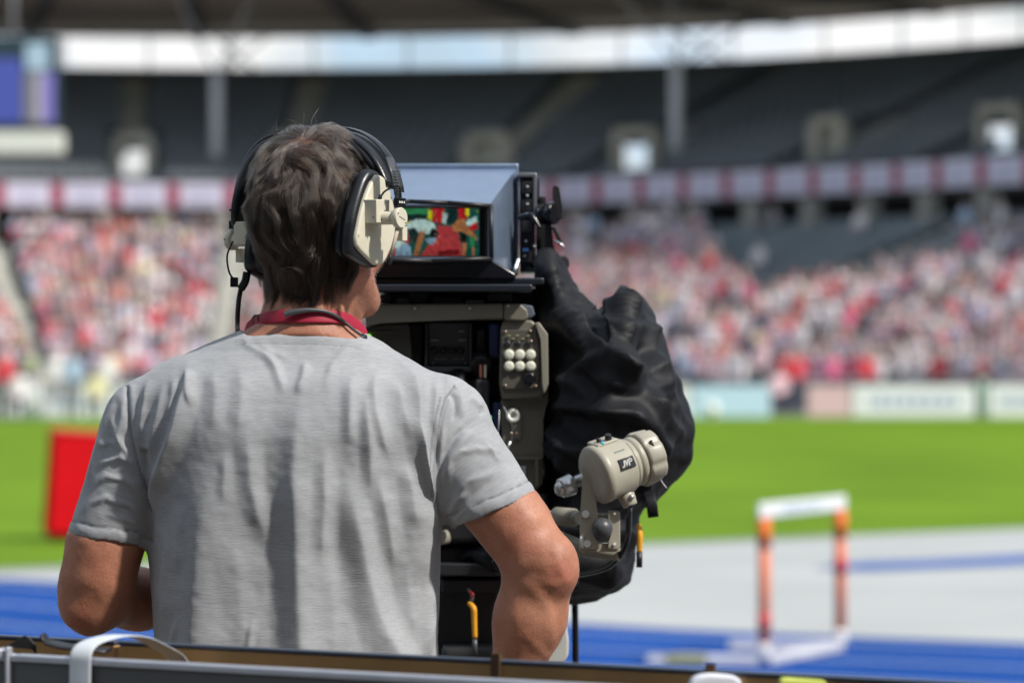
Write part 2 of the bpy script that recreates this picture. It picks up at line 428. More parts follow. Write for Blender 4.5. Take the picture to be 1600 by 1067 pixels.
# concourse behind the lower tier: dark back wall, columns, slab
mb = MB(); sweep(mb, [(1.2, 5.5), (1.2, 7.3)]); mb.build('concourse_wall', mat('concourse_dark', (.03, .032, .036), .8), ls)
us = thing('upper_stand', (0, 150, 7), 'shaded dark grey empty upper tier with pale stairways and portals under the roof', 'stand')
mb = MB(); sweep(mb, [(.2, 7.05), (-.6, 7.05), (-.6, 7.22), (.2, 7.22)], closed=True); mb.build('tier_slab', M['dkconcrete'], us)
for px in range(-20, 1700, 92):
    s = s_at(px+0, -.8, 6.4)
    mb = MB(); A = [bowl(s-.27, -1.1, 5.9), bowl(s+.27, -1.1, 5.9), bowl(s+.27, -.5, 5.9), bowl(s-.27, -.5, 5.9)]
    mb.prism(A, [v+Vector((0, 0, 1.14)) for v in A]); mb.build('column', M['concrete'], ls)
UNR = 18; US, UT = .78, .29
bright = [(212, 255), (1003, 242), (1577, 208)]; dull = [(455, 255), (783, 248), (1335, 232)]
def up_rz(i): return .4+i*US, 8.0+i*UT
PS = {}
for px, py in bright+dull: PS[px] = s_at(px, 4.2, 9.4)
HW = {212: .42, 1003: .62, 1577: .8}
hole_c = {px: [s_at(px, up_rz(i)[0]+.4, up_rz(i)[1]) for i in range(UNR)] for px, py in bright}
holes = [(hole_c[px][i]-HW[px], hole_c[px][i]+HW[px]) for px, py in bright for i in range(3, 7)]
hr0, hr1 = 3, 7           # rows cut away by a portal
mb = MB()
def updeck(mb):
    for sa, sb in zip(SS2, SS2[1:]):
        sm = (sa+sb)/2
        for i in range(UNR):
            if hr0 <= i < hr1 and any(abs(sm-hole_c[px][i]) < HW[px] for px in hole_c): continue
            r, z = up_rz(i)
            q = [(r, z-UT if i else z-.9), (r, z), (r+US, z)]
            A = [mb.bm.verts.new(bowl(sa, *p)) for p in q]; B = [mb.bm.verts.new(bowl(sb, *p)) for p in q]
            mb._f((A[0], B[0], B[1], A[1])); mb._f((A[1], B[1], B[2], A[2]))
SS2 = sorted(set(list(np.round(SS, 3))+[x for h in holes for x in h]))
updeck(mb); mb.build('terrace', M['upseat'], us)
for i in range(UNR):
    r, z = up_rz(i)
    if i == 0: mb = MB()
    for s in np.arange(SS[3], SS[-3], .56):
        if near_aisle(s, list(PS.values()), .55 if i > 6 else 1.25) or (i < 8 and near_aisle(s, [hole_c[px_][i] for px_ in hole_c], .95)): continue
        pr = [(r+.22, z+.40), (r+.58, z+.38), (r+.64, z+.72), (r+.67, z+.72), (r+.62, z+.33), (r+.22, z+.35)]
        mb.prism([bowl(s-.23, *q) for q in pr], [bowl(s+.23, *q) for q in pr])
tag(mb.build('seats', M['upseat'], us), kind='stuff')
for px in PS:                                  # portals: pale surround, open to daylight where the photo shows it bright
    s = PS[px]; lit = any(px == b[0] for b in bright)
    if lit: s = hole_c[px][3]
    mb = MB()
    z0 = up_rz(hr0)[1]-.25; z1 = up_rz(hr1-1)[1]+.55; r0 = up_rz(hr0)[0]-.1; r1 = up_rz(hr1)[0]+.4
    hw = HW.get(px, .45)
    for a, b in ((-hw-.35, -hw), (hw, hw+.35)) if px in HW else ((-hw-.5, -hw), (hw, hw+.5)):
        A = [bowl(s+a, r0, z0-.3), bowl(s+b, r0, z0-.3), bowl(s+b, r0+.35, z0-.3), bowl(s+a, r0+.35, z0-.3)]
        B = [v+Vector((0, 0, z1-z0-.1)) for v in A]
        mb.prism(A, B)
    A = [bowl(s-hw-.25, r0-.02, z1-.4), bowl(s+hw+.25, r0-.02, z1-.4), bowl(s+hw+.25, r0+.33, z1-.4), bowl(s-hw-.25, r0+.33, z1-.4)]
    mb.prism(A, [v+Vector((0, 0, .35)) for v in A])
    if not lit:
        A = [bowl(s-.47, r0+.4, z0), bowl(s+.47, r0+.4, z0), bowl(s+.47, r0+.5, z0), bowl(s-.47, r0+.5, z0)]
        mb.prism(A, [v+Vector((0, 0, z1-z0)) for v in A])
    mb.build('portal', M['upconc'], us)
    mb = MB()
    for i in range(hr1 if lit else 5, UNR):
        r, z = up_rz(i)
        for h, (q0, q1) in enumerate(((.01, .38), (.39, .76))):
            A = [bowl(s-.42, r+q0, z+.01), bowl(s+.42, r+q0, z+.01), bowl(s+.42, r+q1, z+.01), bowl(s-.42, r+q1, z+.01)]
            mb.prism(A, [v+Vector((0, 0, .04+.15*h)) for v in A])
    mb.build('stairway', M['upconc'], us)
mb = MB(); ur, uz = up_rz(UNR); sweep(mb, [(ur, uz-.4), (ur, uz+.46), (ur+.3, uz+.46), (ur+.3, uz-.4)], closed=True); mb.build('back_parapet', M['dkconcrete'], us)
# LED / banner ribbon on the upper tier's front edge
rb = thing('ribbon_board', (0, 149, 7.2), 'long pale lavender advertising ribbon with dark red blocks along the front of the upper tier', 'advertising board')
M['rib'] = mat('ribbon_lavender', (.72, .70, .84), .6); M['ribr'] = mat('ribbon_red', (.34, .03, .08), .6)
M['ribt'] = mat('ribbon_lettering', (.42, .42, .62), .6)
mb = MB(); sweep(mb, [(-.7, 7.22), (-.78, 7.22), (-.78, 8.14), (-.7, 8.14)], closed=True); mb.build('panel', M['rib'], rb)
rr = random.Random(3); s = 3.0; k = 0
mb = MB(); mt = MB()
while s < CL[-1]-4:
    for (bq, a0, a1, z0, z1) in [(mb, 0, .52, 7.25, 8.11)]+[(mt, .78+.0*j, 1.95, zz, zz+.09) for j, zz in enumerate((7.42, 7.74))]:
        A = [bowl(s+a0, -.80, z0), bowl(s+a1, -.80, z0), bowl(s+a1, -.785, z0), bowl(s+a0, -.785, z0)]
        bq.prism(A, [v+Vector((0, 0, z1-z0)) for v in A])
    s += 2.28
mb.build('red_block', M['ribr'], rb); mt.build('lettering', M['ribt'], rb)
# roof
rf = thing('stadium_roof', (0, 155, 15), 'dark grey-brown underside of the stadium roof with radial girders', 'roof')
M['roof'] = mat('roof_underside', (.80, .70, .60), .9, noise=(.15, .2)); M['girder'] = mat('roof_girder', (.2, .2, .21), .7)
mb = MB(); sweep(mb, [(15.5, 15.25), (15.5, 15.6), (-2.2, 16.8), (-2.2, 16.2)], closed=True); mb.build('roof_deck', M['roof'], rf)
mb = MB(); sweep(mb, [(15.2, 15.1), (15.7, 15.1), (15.7, 15.24), (15.2, 15.24)], closed=True); mb.build('eaves_beam', M['girder'], rf)
for s in np.arange(6, CL[-1]-6, 5.2):
    mb = MB(); A = [bowl(s-.2, 15.1, 14.95), bowl(s+.2, 15.1, 14.95), bowl(s+.2, 15.1, 15.3), bowl(s-.2, 15.1, 15.3)]
    B = [bowl(s-.2, -2.1, 15.7), bowl(s+.2, -2.1, 15.7), bowl(s+.2, -2.1, 16.3), bowl(s-.2, -2.1, 16.3)]
    mb.prism(A, B); mb.build('girder', M['girder'], rf)
for k_, s in enumerate(np.arange(7, CL[-1]-7, 2.6)):
    mb = MB(); mb.cyl(bowl(s, 15.35, uz+.3), bowl(s, 15.35, 15.25), .045, .045, 8, 0); mb.build('mullion', M['girder'], rf)
M['pole'] = mat('column_steel', (.78, .80, .84), .5)
for px, side in ((335, 'left of the cameraman\'s head'), (1057, 'right of the camera viewfinder')):
    s = s_at(px, 3.4, 10); b = bowl(s, 3.4, 8.9)
    t = thing('roof_column', tuple(b), f'slim pale grey roof column standing in the upper tier {side}', 'column', 'slim columns carrying the roof')
    mb = MB(); mb.cyl(b, bowl(s, 3.4, 12.7), .24, .24, 16); mb.build('shaft', M['pole'], t)
    for dx, dr in ((-1.5, 3), (1.5, 3), (-1.5, -2.2), (1.5, -2.2)):
        mb = MB(); mb.cyl(bowl(s, 3.4, 12.6), bowl(s+dx, 3.4+dr, 15.8), .05, .04, 10); mb.build('branch', M['pole'], t)
for px in (380, 1105):
    s = s_at(px, 15.4, 14.5)
    t = thing('roof_brace', tuple(bowl(s, 15.4, uz)), 'dark crossed steel brace in the bright gap under the roof ' + ('left of the headset' if px < 800 else 'above the right-hand roof column'), 'brace', 'crossed braces in the roof gap')
    mb = MB(); mb.cyl(bowl(s-.9, 15.45, uz), bowl(s+.9, 15.45, 15.2), .06, .06, 8); mb.cyl(bowl(s+.9, 15.6, uz), bowl(s-.9, 15.6, 15.2), .06, .06, 8)
    mb.build('bars', M['girder'], t)
# scoreboard at the left edge
D = 136.
sb = thing('scoreboard', tuple(P(30, 220, D)), 'hanging scoreboard with blue and violet panels above a white lower bar at the left edge', 'scoreboard')
mb = MB(); mb.bpx(-260, 58, 88, 198, D, D+1.2, 0); mb.build('frame', mat('scoreboard_frame', (.02, .045, .06), .5), sb)
mb = MB(); mb.bpx(-240, 92, 34, 192, D-.06, D-.005, 0); mb.build('blue_panel', mat('scoreboard_blue', (.05, .07, .30), .5, emit=(.05, .07, .30), es=.35), sb)
mb = MB(); mb.bpx(40, 68, 76, 110, D-.06, D-.005, 0); mb.build('pale_panel', mat('scoreboard_pale', (.3, .42, .5), .5, emit=(.3, .4, .5), es=.35), sb)
for x0, x1, c in ((36, 54, (.14, .14, .16)), (55, 68, (.30, .28, .34)), (69, 84, (.16, .13, .42))):
    mb = MB(); mb.bpx(x0, 114, x1, 192, D-.06, D-.005, 0); mb.build('display_column', mat('scoreboard_column', c, .5, emit=c, es=.4), sb)
mb = MB(); mb.bpx(-260, 206, 96, 240, D-.2, D+.9, .04); mb.build('lower_bar', mat('scoreboard_white', (.75, .77, .68), .6), sb)
mb = MB(); mb.cyl(P(20, 60, D+.6), P(20, -60, D+.6), .1, .1, 10); mb.cyl(P(-200, 60, D+.6), P(-200, -60, D+.6), .1, .1, 10); mb.build('hanger', M['girder'], sb)

# ---------------------------------------------------------------- advertising boards along the far side of the pitch
def bp(px): # point on the boards' line at a photo column
    x0, y0, x1, y1 = -17., 99.5, 15., 101.; k = (px-800)/F; t = (k*y0-x0)/((x1-x0)-k*(y1-y0)); return Vector((x0+(x1-x0)*t, y0+(y1-y0)*t, 0))
bc = {'white': mat('board_white', (.88, .88, .93), .6), 'cyan': mat('board_cyan', (.56, .74, .93), .6), 'red': mat('board_red', (.6, .05, .09), .6),
      'pink': mat('board_pink', (.74, .5, .55), .6), 'blue': mat('board_blue', (.35, .42, .62), .6)}
M['boardleg'] = mat('board_back', (.12, .12, .13), .6)
for x0, x1, c, lab in [(-30, 62, 'white', 'white advertising board at the far left of the pitch edge'),
        (68, 172, 'white', 'white advertising board just left of the cameraman\'s shoulder'), (180, 330, 'white', 'white advertising board hidden mostly by the cameraman\'s shoulder'),
        (930, 1078, 'white', 'white advertising board partly behind the black rain cover'), (1082, 1204, 'cyan', 'pale cyan advertising board just right of the rain cover'),
        (1262, 1330, 'pink', 'pink advertising board between the cyan board and the long white one'), (1334, 1524, 'white', 'long white advertising board left of the green post'),
        (1546, 1680, 'white', 'white advertising board right of the green post')]:
    a, b = bp(x0), bp(x1); d = (b-a).normalized(); n = Vector((-d.y, d.x, 0))
    t = thing('advertising_board', tuple((a+b)/2), lab, 'advertising board', 'advertising boards along the far pitch edge')
    mb = MB(); A = [a, b, b+n*.08, a+n*.08]; A = [v+Vector((0, 0, .03)) for v in A]; mb.prism(A, [v+Vector((0, 0, .82)) for v in A]); mb.build('panel', bc[c], t)
    if c == 'white' and x0 > 0:
        mb = MB(); k0 = .12
        while k0 < .85:
            w = rr.uniform(.03, .09); q0 = a+(b-a)*k0-n*.012; q1 = a+(b-a)*(k0+w)-n*.012
            A = [q0, q1, q1+n*.008, q0+n*.008]; A = [v+Vector((0, 0, .3)) for v in A]; mb.prism(A, [v+Vector((0, 0, .25)) for v in A]); k0 += w+.03
        mb.build('lettering', bc['blue'], t)
    mb = MB(); mb.box((a+b)/2+n*.35+Vector((0, 0, .02)), ((b-a).length*.9, .5, .03), math.atan2(d.y, d.x)); mb.build('foot', M['boardleg'], t)

# ---------------------------------------------------------------- spectators
def person_sdf(pose):
    def f(p):
        if pose == 'standing':
            hz, th, kn = .92, [((s*.09, 0, .9), (s*.1, -.02, .48), .085, .06) for s in (-1, 1)], [((s*.1, -.02, .48), (s*.1, .03, .05), .06, .045) for s in (-1, 1)]
        else:
            hz, th, kn = .48, [((s*.09, 0, .48), (s*.12, -.42, .52), .09, .065) for s in (-1, 1)], [((s*.12, -.42, .52), (s*.11, -.38, .06), .06, .045) for s in (-1, 1)]
        d = cone(p*(1, 1.35, 1), (0, 0, hz+.05), (0, .03, hz+.45), .16, .18)
        d = smin(d, cone(p, (-.17, .02, hz+.50), (.17, .02, hz+.50), .065, .065), .06)
        d = smin(d, cone(p, (0, .02, hz+.5), (0, 0, hz+.66), .055, .05), .03)
        d = smin(d, ell(p, (0, -.02, hz+.75), (.085, .105, .125)), .02)
        for q in th+kn: d = smin(d, cone(p, *q), .03)
        for s in (-1, 1):
            if pose == 'cheering': e, h = (s*.28, -.12, hz+.62), (s*.16, -.2, hz+.88)
            elif pose == 'standing': e, h = (s*.26, .03, hz+.22), (s*.24, -.1, hz-.02)
            elif pose == 'clapping': e, h = (s*.25, -.14, hz+.25), (s*.04, -.36, hz+.38)
            else: e, h = (s*.25, -.06, hz+.22), (s*.11, -.3, hz+.12)
            d = smin(d, cone(p, (s*.19, .02, hz+.49), e, .055, .045), .03)
            d = smin(d, cone(p, e, h, .042, .038), .02)
        for s in (-1, 1): 
            ft = kn[0][1] if s < 0 else kn[1][1]
            d = smin(d, cone(p, (ft[0], ft[1], .045), (ft[0], ft[1]-.13, .04), .05, .04), .02)
        return d
    return f
shirts = {'white': (.72, .68, .70), 'pale pink': (.70, .48, .52), 'lavender grey': (.46, .42, .54), 'red': (.62, .04, .06), 'salmon': (.66, .25, .20),
          'magenta': (.62, .12, .24), 'dark navy': (.035, .04, .08), 'grey': (.30, .30, .32), 'light blue': (.36, .48, .64), 'black': (.02, .02, .024),
          'pale yellow': (.66, .62, .36), 'brown': (.28, .16, .09), 'olive green': (.30, .38, .16)}
sm = {k: mat('shirt_'+k.replace(' ', '_'), tuple(min(.88, q*1.18+.02) for q in c), .8) for k, c in shirts.items()}
skin = [mat('skin_light', (.56, .42, .40), .6), mat('skin_tan', (.40, .28, .25), .6)]
hair = [mat('hair_dark', (.03, .02, .015), .7), mat('hair_fair', (.28, .19, .10), .7), mat('cap_red', (.5, .03, .04), .7)]
trs = [mat('trousers_dark', (.07, .075, .11), .8), mat('trousers_grey', (.32, .32, .38), .8), mat('trousers_pale', (.46, .42, .46), .8)]
proto = {}
for pose in ('sitting', 'clapping', 'cheering', 'standing'):
    v, q = surface(person_sdf(pose), (-.36, -.58, -.02), (.36, .24, 1.86 if pose == 'standing' else 1.42), .027)
    hz = .92 if pose == 'standing' else .48
    c = v[q].mean(1); hd = np.linalg.norm(c-(0, -.02, hz+.75), axis=1) < .17
    idx = np.full(len(c), 2)
    idx[(c[:, 2] < hz+.04) | ((c[:, 1] < -.14) & (c[:, 2] < hz+.1))] = 3
    if pose == 'sitting': arm = (np.abs(c[:, 0]) > .07) & (c[:, 1] < -.16) & (c[:, 2] > hz+.07) & (c[:, 2] < hz+.2)
    elif pose == 'clapping': arm = (c[:, 1] < -.22) & (c[:, 2] > hz+.2)
    elif pose == 'cheering': arm = (c[:, 2] > hz+.64) & ~hd
    else: arm = (c[:, 2] < hz+.08) & (np.abs(c[:, 0]) > .19)
    idx[arm] = 0; idx[hd] = 0
    idx[hd & ((c[:, 2] > hz+.80) | ((c[:, 1] > .01) & (c[:, 2] > hz+.70)))] = 1
    if pose == 'standing': idx[(c[:, 2] < hz) & ~arm] = 3
    proto[pose] = (v, q, idx)
pmesh = {}
def person_mesh(pose, sh, sk, hr, tr):
    k = (pose, sh, sk, hr, tr)
    if k not in pmesh:
        v, q, idx = proto[pose]; me = np_mesh('spectator', v, q); me.polygons.foreach_set('material_index', idx.astype(np.int32))
        for m in (skin[sk], hair[hr], sm[sh], trs[tr]): me.materials.append(m)
        pmesh[k] = me
    return pmesh[k]
rc = random.Random(11)
wl = [('white', 12), ('pale pink', 6), ('lavender grey', 10), ('red', 9), ('salmon', 5), ('magenta', 4), ('dark navy', 15), ('grey', 14), ('light blue', 4), ('black', 11), ('pale yellow', 3), ('brown', 3), ('olive green', 1)]
wr = [('white', 24), ('pale pink', 10), ('lavender grey', 18), ('red', 7), ('salmon', 4), ('magenta', 8), ('dark navy', 10), ('grey', 8), ('light blue', 4), ('black', 2), ('pale yellow', 3), ('brown', 3), ('olive green', 1)]
def pick(w): return rc.choices([a for a, b in w], [b for a, b in w])[0]
cand = []
for (i, s) in seat_pts:
    r, z = row_rz(i); b = bowl(s, r+.36, z); px = 800+F*b.x/b.y; py = 533.5+F*(CZ-(z+1.0))/b.y
    if px < -420 or px > 1950: continue
    occ = .90-.12*math.sin(px*.021)*math.cos(i*.6+px*.008)
    top = np.interp(px, [0, 330, 600, 900, 1080, 1130, 1180, 1290, 1400, 1490, 1540, 1600], [325, 325, 330, 335, 352, 408, 436, 424, 416, 392, 360, 345])
    if py < top: occ = .03 if px > 1100 else .5
    if rc.random() > occ: continue
    f0, f1 = bowl(s, 0, 0), bowl(s, 1, 0); ang = math.atan2(f1.y-f0.y, f1.x-f0.x)-math.pi/2
    pose = rc.choices(['sitting', 'clapping', 'cheering', 'standing'], [60, 22, 7, 5])[0]
    hidden = (430 < px < 610 and py > 180) or (250 < px < 690 and py > 560) or (620 < px < 850 and py > 260) or (850 < px < 1000 and py > 500)
    cand.append(dict(i=i, s=s, b=b, px=px, py=py, ang=ang+rc.uniform(-.3, .3), key=(pose, pick(wl if px < 800 else wr), rc.randrange(2), rc.choices([0, 1, 2], [6, 3, 1])[0], rc.randrange(3)), hidden=hidden))
ordw = ['lowest', 'second', 'third', 'fourth', 'fifth', 'sixth', 'seventh', 'eighth', 'ninth', 'tenth', 'eleventh', 'twelfth', 'thirteenth', 'fourteenth']
def where(px):
    if px < 60: return 'left of the edge stairway'
    if px < 200: return 'just right of the edge stairway'
    if px < 330: return 'midway from edge stairway to headset'
    if px < 800: return 'by the stairway near the headset'
    if px < 1060: return 'right above the black rain cover'
    if px < 1200: return 'between the rain cover and the hurdle'
    if px < 1330: return 'straight above the hurdle'
    if px < 1480: return 'to the right above the hurdle'
    return 'by the right edge of the crowd'
cand_all = cand; cand = [c for c in cand_all if -40 <= c['px'] <= 1640]
vis = sorted([c for c in cand if not c['hidden']], key=lambda c: c['b'].y)
ind = vis[:285]; rest = vis[285:]+[c for c in cand if c['hidden']]+[c for c in cand_all if not -40 <= c['px'] <= 1640]
for c in ind:
    o = bpy.data.objects.new('spectator', person_mesh(*c['key'])); col.objects.link(o)
    o.location = c['b']; o.rotation_euler = (0, 0, c['ang'])
    k = c['key']; lab = f"{('dark-haired', 'fair-haired', 'red-capped')[k[3]]} {k[0]} spectator, {k[1]} top, {ordw[min(c['i'],13)]} row, {where(c['px'])}"
    tag(o, lab, 'person', 'spectators in the lower stand')
def join_people(name, lst, flip=False):
    vs_, qs, mi, mats, off = [], [], [], [], 0
    mdict = {}
    for c in lst:
        v, q, idx = proto[c['key'][0]]; ca, sa = math.cos(c['ang']), math.sin(c['ang'])
        w = v@np.array([[ca, sa, 0], [-sa, ca, 0], [0, 0, 1]])+np.array(c['b']); k = c['key']
        ml = [skin[k[2]], hair[k[3]], sm[k[1]], trs[k[4]]]; mm = []
        for m in ml:
            if m.name not in mdict: mdict[m.name] = len(mats); mats.append(m)
            mm.append(mdict[m.name])
        vs_.append(w); qs.append(q+off); mi.append(np.array(mm)[idx]); off += len(v)
    me = np_mesh(name, np.concatenate(vs_), np.concatenate(qs)); me.polygons.foreach_set('material_index', np.concatenate(mi).astype(np.int32))
    return link_mesh(name, me, mats)
tag(join_people('crowd', rest), 'dense crowd of spectators in the higher rows of the lower stand', 'crowd', kind='stuff')
# people and things along the far edge of the pitch
for px, Dd, sh, pose, lab in [(6, 99.5, 'red', 'standing', 'person in a red top standing at the far left pitch edge'), (30, 98, 'white', 'sitting', 'person in white sitting low in front of the far left board'),
        (84, 99.8, 'white', 'standing', 'person in white standing between the two left white boards'), (112, 99, 'light blue', 'standing', 'person in light blue by the second white board'),
        (150, 98, 'pale yellow', 'sitting', 'person in pale yellow crouching before the board near the cameraman\'s sleeve'), (166, 100, 'white', 'standing', 'person in white standing beside the cameraman\'s left sleeve'),
        (1226, 106, 'red', 'standing', 'person in red standing right of the cyan board, left of two'), (1244, 105.6, 'red', 'standing', 'person in red standing nearest the pink board, right of two'),
        (1300, 106.5, 'magenta', 'standing', 'person in magenta standing before the pink board'), (1216, 105, 'pale pink', 'sitting', 'person in pale pink sitting at the cyan board\'s right end'),
        (1352, 107, 'red', 'standing', 'person in red standing behind the long white board')]:
    b = Vector(((px-800)/F*Dd, Dd, .012)); o = bpy.data.objects.new('person', person_mesh(pose, sh, px % 2, 0, 0)); col.objects.link(o); o.location = b
    tag(o, lab, 'person', 'people along the far pitch edge')
b = Vector(((1113-800)/F*99, 99, .012))
t = thing('white_ball_marker', tuple(b), 'small white round marker standing on the far grass beside the rain cover', 'marker')  # far white spot of unknown kind, built as a ball on a base
mb = MB(); mb.cyl(b, b+Vector((0, 0, .12)), .12, .08); mb.build('base', M['white'], t); mb = MB(); mb.sphere(b+Vector((0, 0, .24)), .2); mb.build('globe', mat('bright_white', (.82, .84, .82), .4), t)
b = bp(1535)
t = thing('green_post', tuple(b), 'pale green post in the gap between the two right-hand white boards', 'post')
mb = MB(); mb.cyl(b, b+Vector((0, 0, 1.05)), .11, .09); mb.build('shaft', mat('post_green', (.36, .50, .42), .6), t); mb = MB(); mb.cyl(b, b+Vector((0, 0, .06)), .25, .22); mb.build('foot', M['boardleg'], t)
# red box on the grass
c = Vector(((132-800)/F*38.4, 38.4, .012))
t = thing('red_box', tuple(c), 'bright red upright box on the grass behind the cameraman\'s left sleeve', 'box')
t.rotation_euler = (0, R(4), 0)
mb = MB(); mb.box(c+Vector((0, 0, .56)), (.80, .5, 1.0), R(14), .02); mb.build('body', mat('red_vinyl', (.66, .003, .010), .8, spec=.15, noise=(3, .06)), t)
mb = MB(); mb.box(c+Vector((0, 0, .03)), (.74, .44, .06), R(14), .005); mb.build('plinth', M['black'], t)
mb = MB(); mb.box(c+Vector((0, 0, 1.075)), (.83, .53, .03), R(14), .008); mb.build('lid', mat('red_lid', (.72, .03, .03), .5), t)
# hurdle
hl = Vector(((1194-800)/F*23.6, 23.6, .008)); hr = Vector(((1313-800)/F*24.75, 24.75, .008)); dd = (hr-hl).normalized()
t = thing('hurdle', tuple((hl+hr)/2), 'athletics hurdle with white top bar and orange posts on the blue track', 'hurdle')
mo = mat('hurdle_orange', (.85, .15, .01), .45); ms = mat('hurdle_salmon', (.82, .21, .08), .45); mr = mat('hurdle_red', (.62, .03, .03), .45); mw = mat('hurdle_white', (.66, .66, .68), .4)
mbr = mat('hurdle_bar', (.80, .82, .80), .4)
mb = MB(); mb.box((hl+hr)/2+Vector((0, 0, .955)), ((hr-hl).length+.16, .02, .095), math.atan2(dd.y, dd.x), .008); tb = mb.build('top_bar', mbr, t)
mb = MB()
for k0, k1 in ((.24, .40), (.44, .52), (.58, .68)):
    q = hl+(hr-hl)*((k0+k1)/2)+Vector((0, 0, .955))+Vector((dd.y, -dd.x, 0))*.013; mb.box(q, ((hr-hl).length*(k1-k0), .003, .035), math.atan2(dd.y, dd.x))
mb.build('bar_lettering', mat('bar_blue_grey', (.42, .52, .60), .5), tb)
for e, red0 in ((hl, .22), (hr, .50)):
    po = None
    mb = MB(); mb.cyl(e+Vector((0, 0, .02)), e+Vector((0, 0, .905)), .036, .036, 14, 0); po = mb.build('post', ms, t)
    mb = MB(); mb.cyl(e+Vector((0, 0, .72)), e+Vector((0, 0, .90)), .0405, .0405, 14, 0); mb.build('orange_sleeve', mo, po)
    mb = MB(); mb.cyl(e+Vector((0, 0, red0)), e+Vector((0, 0, red0+.10)), .0405, .0405, 14, 0); mb.build('red_band', mr, po)
    mb = MB(); mb.cyl(e+Vector((0, 0, .02)), e+Vector((0, 0, .14)), .0405, .0405, 14, 0); mb.build('white_sleeve', mw, po)
    mb = MB(); q = e+Vector((-.36, 0, .035)); mb.box(q, (.72, .055, .06), 0, .01); ft = mb.build('foot', mw, t)
    if e is hl: mb = MB(); mb.box(e+Vector((-.48, 0, .04)), (.26, .062, .066), 0, .01); mb.build('foot_weight', mat('weight_yellow', (.35, .35, .16), .6), ft)
mb = MB(); mb.box((hl+hr)/2+Vector((0, 0, .035)), ((hr-hl).length+.06, .06, .06), math.atan2(dd.y, dd.x), .01); mb.build('base_bar', mw, t)

# unseen stand added on the near side, behind the photographer: it shades the low sky from behind
nsd = thing('added_near_stand', (0, -20, 0), 'dark unseen near-side stand and roof added to block low sky light behind the photographer', 'stand')
mb = MB(); n_ = 26
pts_ = [(-18-.85*i, .6+.5*i) for i in range(n_)]
for (y0, z0), (y1, z1) in zip(pts_, pts_[1:]):
    mb.box((0, (y0+y1)/2, z0/2), (150, .85, z0), 0, 0)
mb.build('terrace', M['upseat'], nsd)
mb = MB(); mb.box((0, -30, 17.2), (150, 24, .5)); mb.build('roof_deck', M['roof'], nsd)
mb = MB(); mb.box((0, -40.6, 9), (150, .4, 16)); mb.build('back_wall', M['dkconcrete'], nsd)
for sx, lab_ in ((-1, 'left'), (1, 'right')):  # unseen stands added on both sides to cut the ambient sky light
    sd = thing('added_side_stand', (sx*60, 30, 0), f'dark side stand and roof added to block low sky light, out of frame to the {lab_}', 'stand')
    mb = MB()
    for i in range(20): mb.box((sx*(50+.85*i+.425), 30, (.6+.5*i)/2), (.85, 100, .6+.5*i))
    mb.build('terrace', M['upseat'], sd); mb = MB(); mb.box((sx*60, 30, 16.5), (24, 100, .5)); mb.build('roof_deck', M['roof'], sd)
    mb = MB(); mb.box((sx*68.5, 30, 8.5), (.4, 100, 15)); mb.build('back_wall', M['dkconcrete'], sd)
# ================================================================ THE CAMERAMAN
PLAT = .5                                  # he and the camera stand on a low platform
PHI = R(33)                                # head turned to the right
HC = S(489, 328, 5.46)                     # centre of the skull
hl_ = np.array((math.cos(PHI), -math.sin(PHI), 0)); hf_ = np.array((math.sin(PHI), math.cos(PHI), 0)); hu_ = np.array((0, 0, 1.))
HR = np.stack([hl_, hf_, hu_], 1).astype(np.float32)          # head axes: to his right, forward, up
def H(l, f, u): return HC+hl_*l+hf_*f+hu_*u
rowsT = np.array([   # photo row, left and right silhouette, half depth, centre depth
    (500, 415, 535, .055, 5.47), (512, 385, 556, .062, 5.47), (530, 337, 588, .072, 5.47), (548, 296, 614, .082, 5.47), (566, 246, 652, .092, 5.465), (584, 222, 678, .102, 5.46),
    (605, 212, 694, .110, 5.455), (640, 205, 700, .120, 5.455), (680, 203, 702, .126, 5.455), (720, 208, 697, .128, 5.46), (780, 223, 691, .128, 5.46), (850, 227, 687, .126, 5.465),
    (920, 233, 686, .126, 5.465), (1000, 243, 683, .130, 5.465), (1060, 246, 683, .134, 5.465), (1150, 240, 690, .138, 5.465), (1400, 240, 690, .138, 5.465)])
zT = CZ-(rowsT[:, 0]-533.5)/F*D0
xcT = ((rowsT[:, 1]+rowsT[:, 2])/2-800)/F*D0; aT = (rowsT[:, 2]-rowsT[:, 1])/2/F*D0
_y = np.arange(rowsT[0, 0], 1400.1, 4.); _k = np.exp(-np.linspace(-2, 2, 17)**2); _k /= _k.sum()
def _sm(c):
    f = np.interp(_y, rowsT[:, 0], c); g = np.convolve(np.pad(f, 8, mode='edge'), _k, 'valid'); w_ = np.clip((_y-545)/30, 0, 1); return f*(1-w_)+g*w_
zD = CZ-(_y-533.5)/F*D0; xcD, aD, bD, yD = _sm(xcT), _sm(aT), _sm(rowsT[:, 3]), _sm(rowsT[:, 4])
def torso(p, inset=0.):
    z = p[..., 2]; zi = -z; Z = -zD
    xc = np.interp(zi, Z, xcD); a = np.interp(zi, Z, aD)-inset; b = np.interp(zi, Z, bD)-inset; yc = np.interp(zi, Z, yD)
    u = (p[..., 0]-xc)/a; w = (p[..., 1]-yc)/b
    # the back is broader and flatter than the chest: shoulder blades, slight spine hollow
    w = w*np.where(w < 0, 1-.05*np.exp(-(np.abs(u)-.45)**2/.05)*np.exp(-((z-zT[7])/.10)**2)+.035*np.exp(-u**2/.02)*np.exp(-((z-zT[8])/.16)**2), 1)
    pw = 2.35; k = (np.abs(u)**pw+np.abs(w)**pw)**(1/pw)
    return (k-1)*np.minimum(a, b)*.9
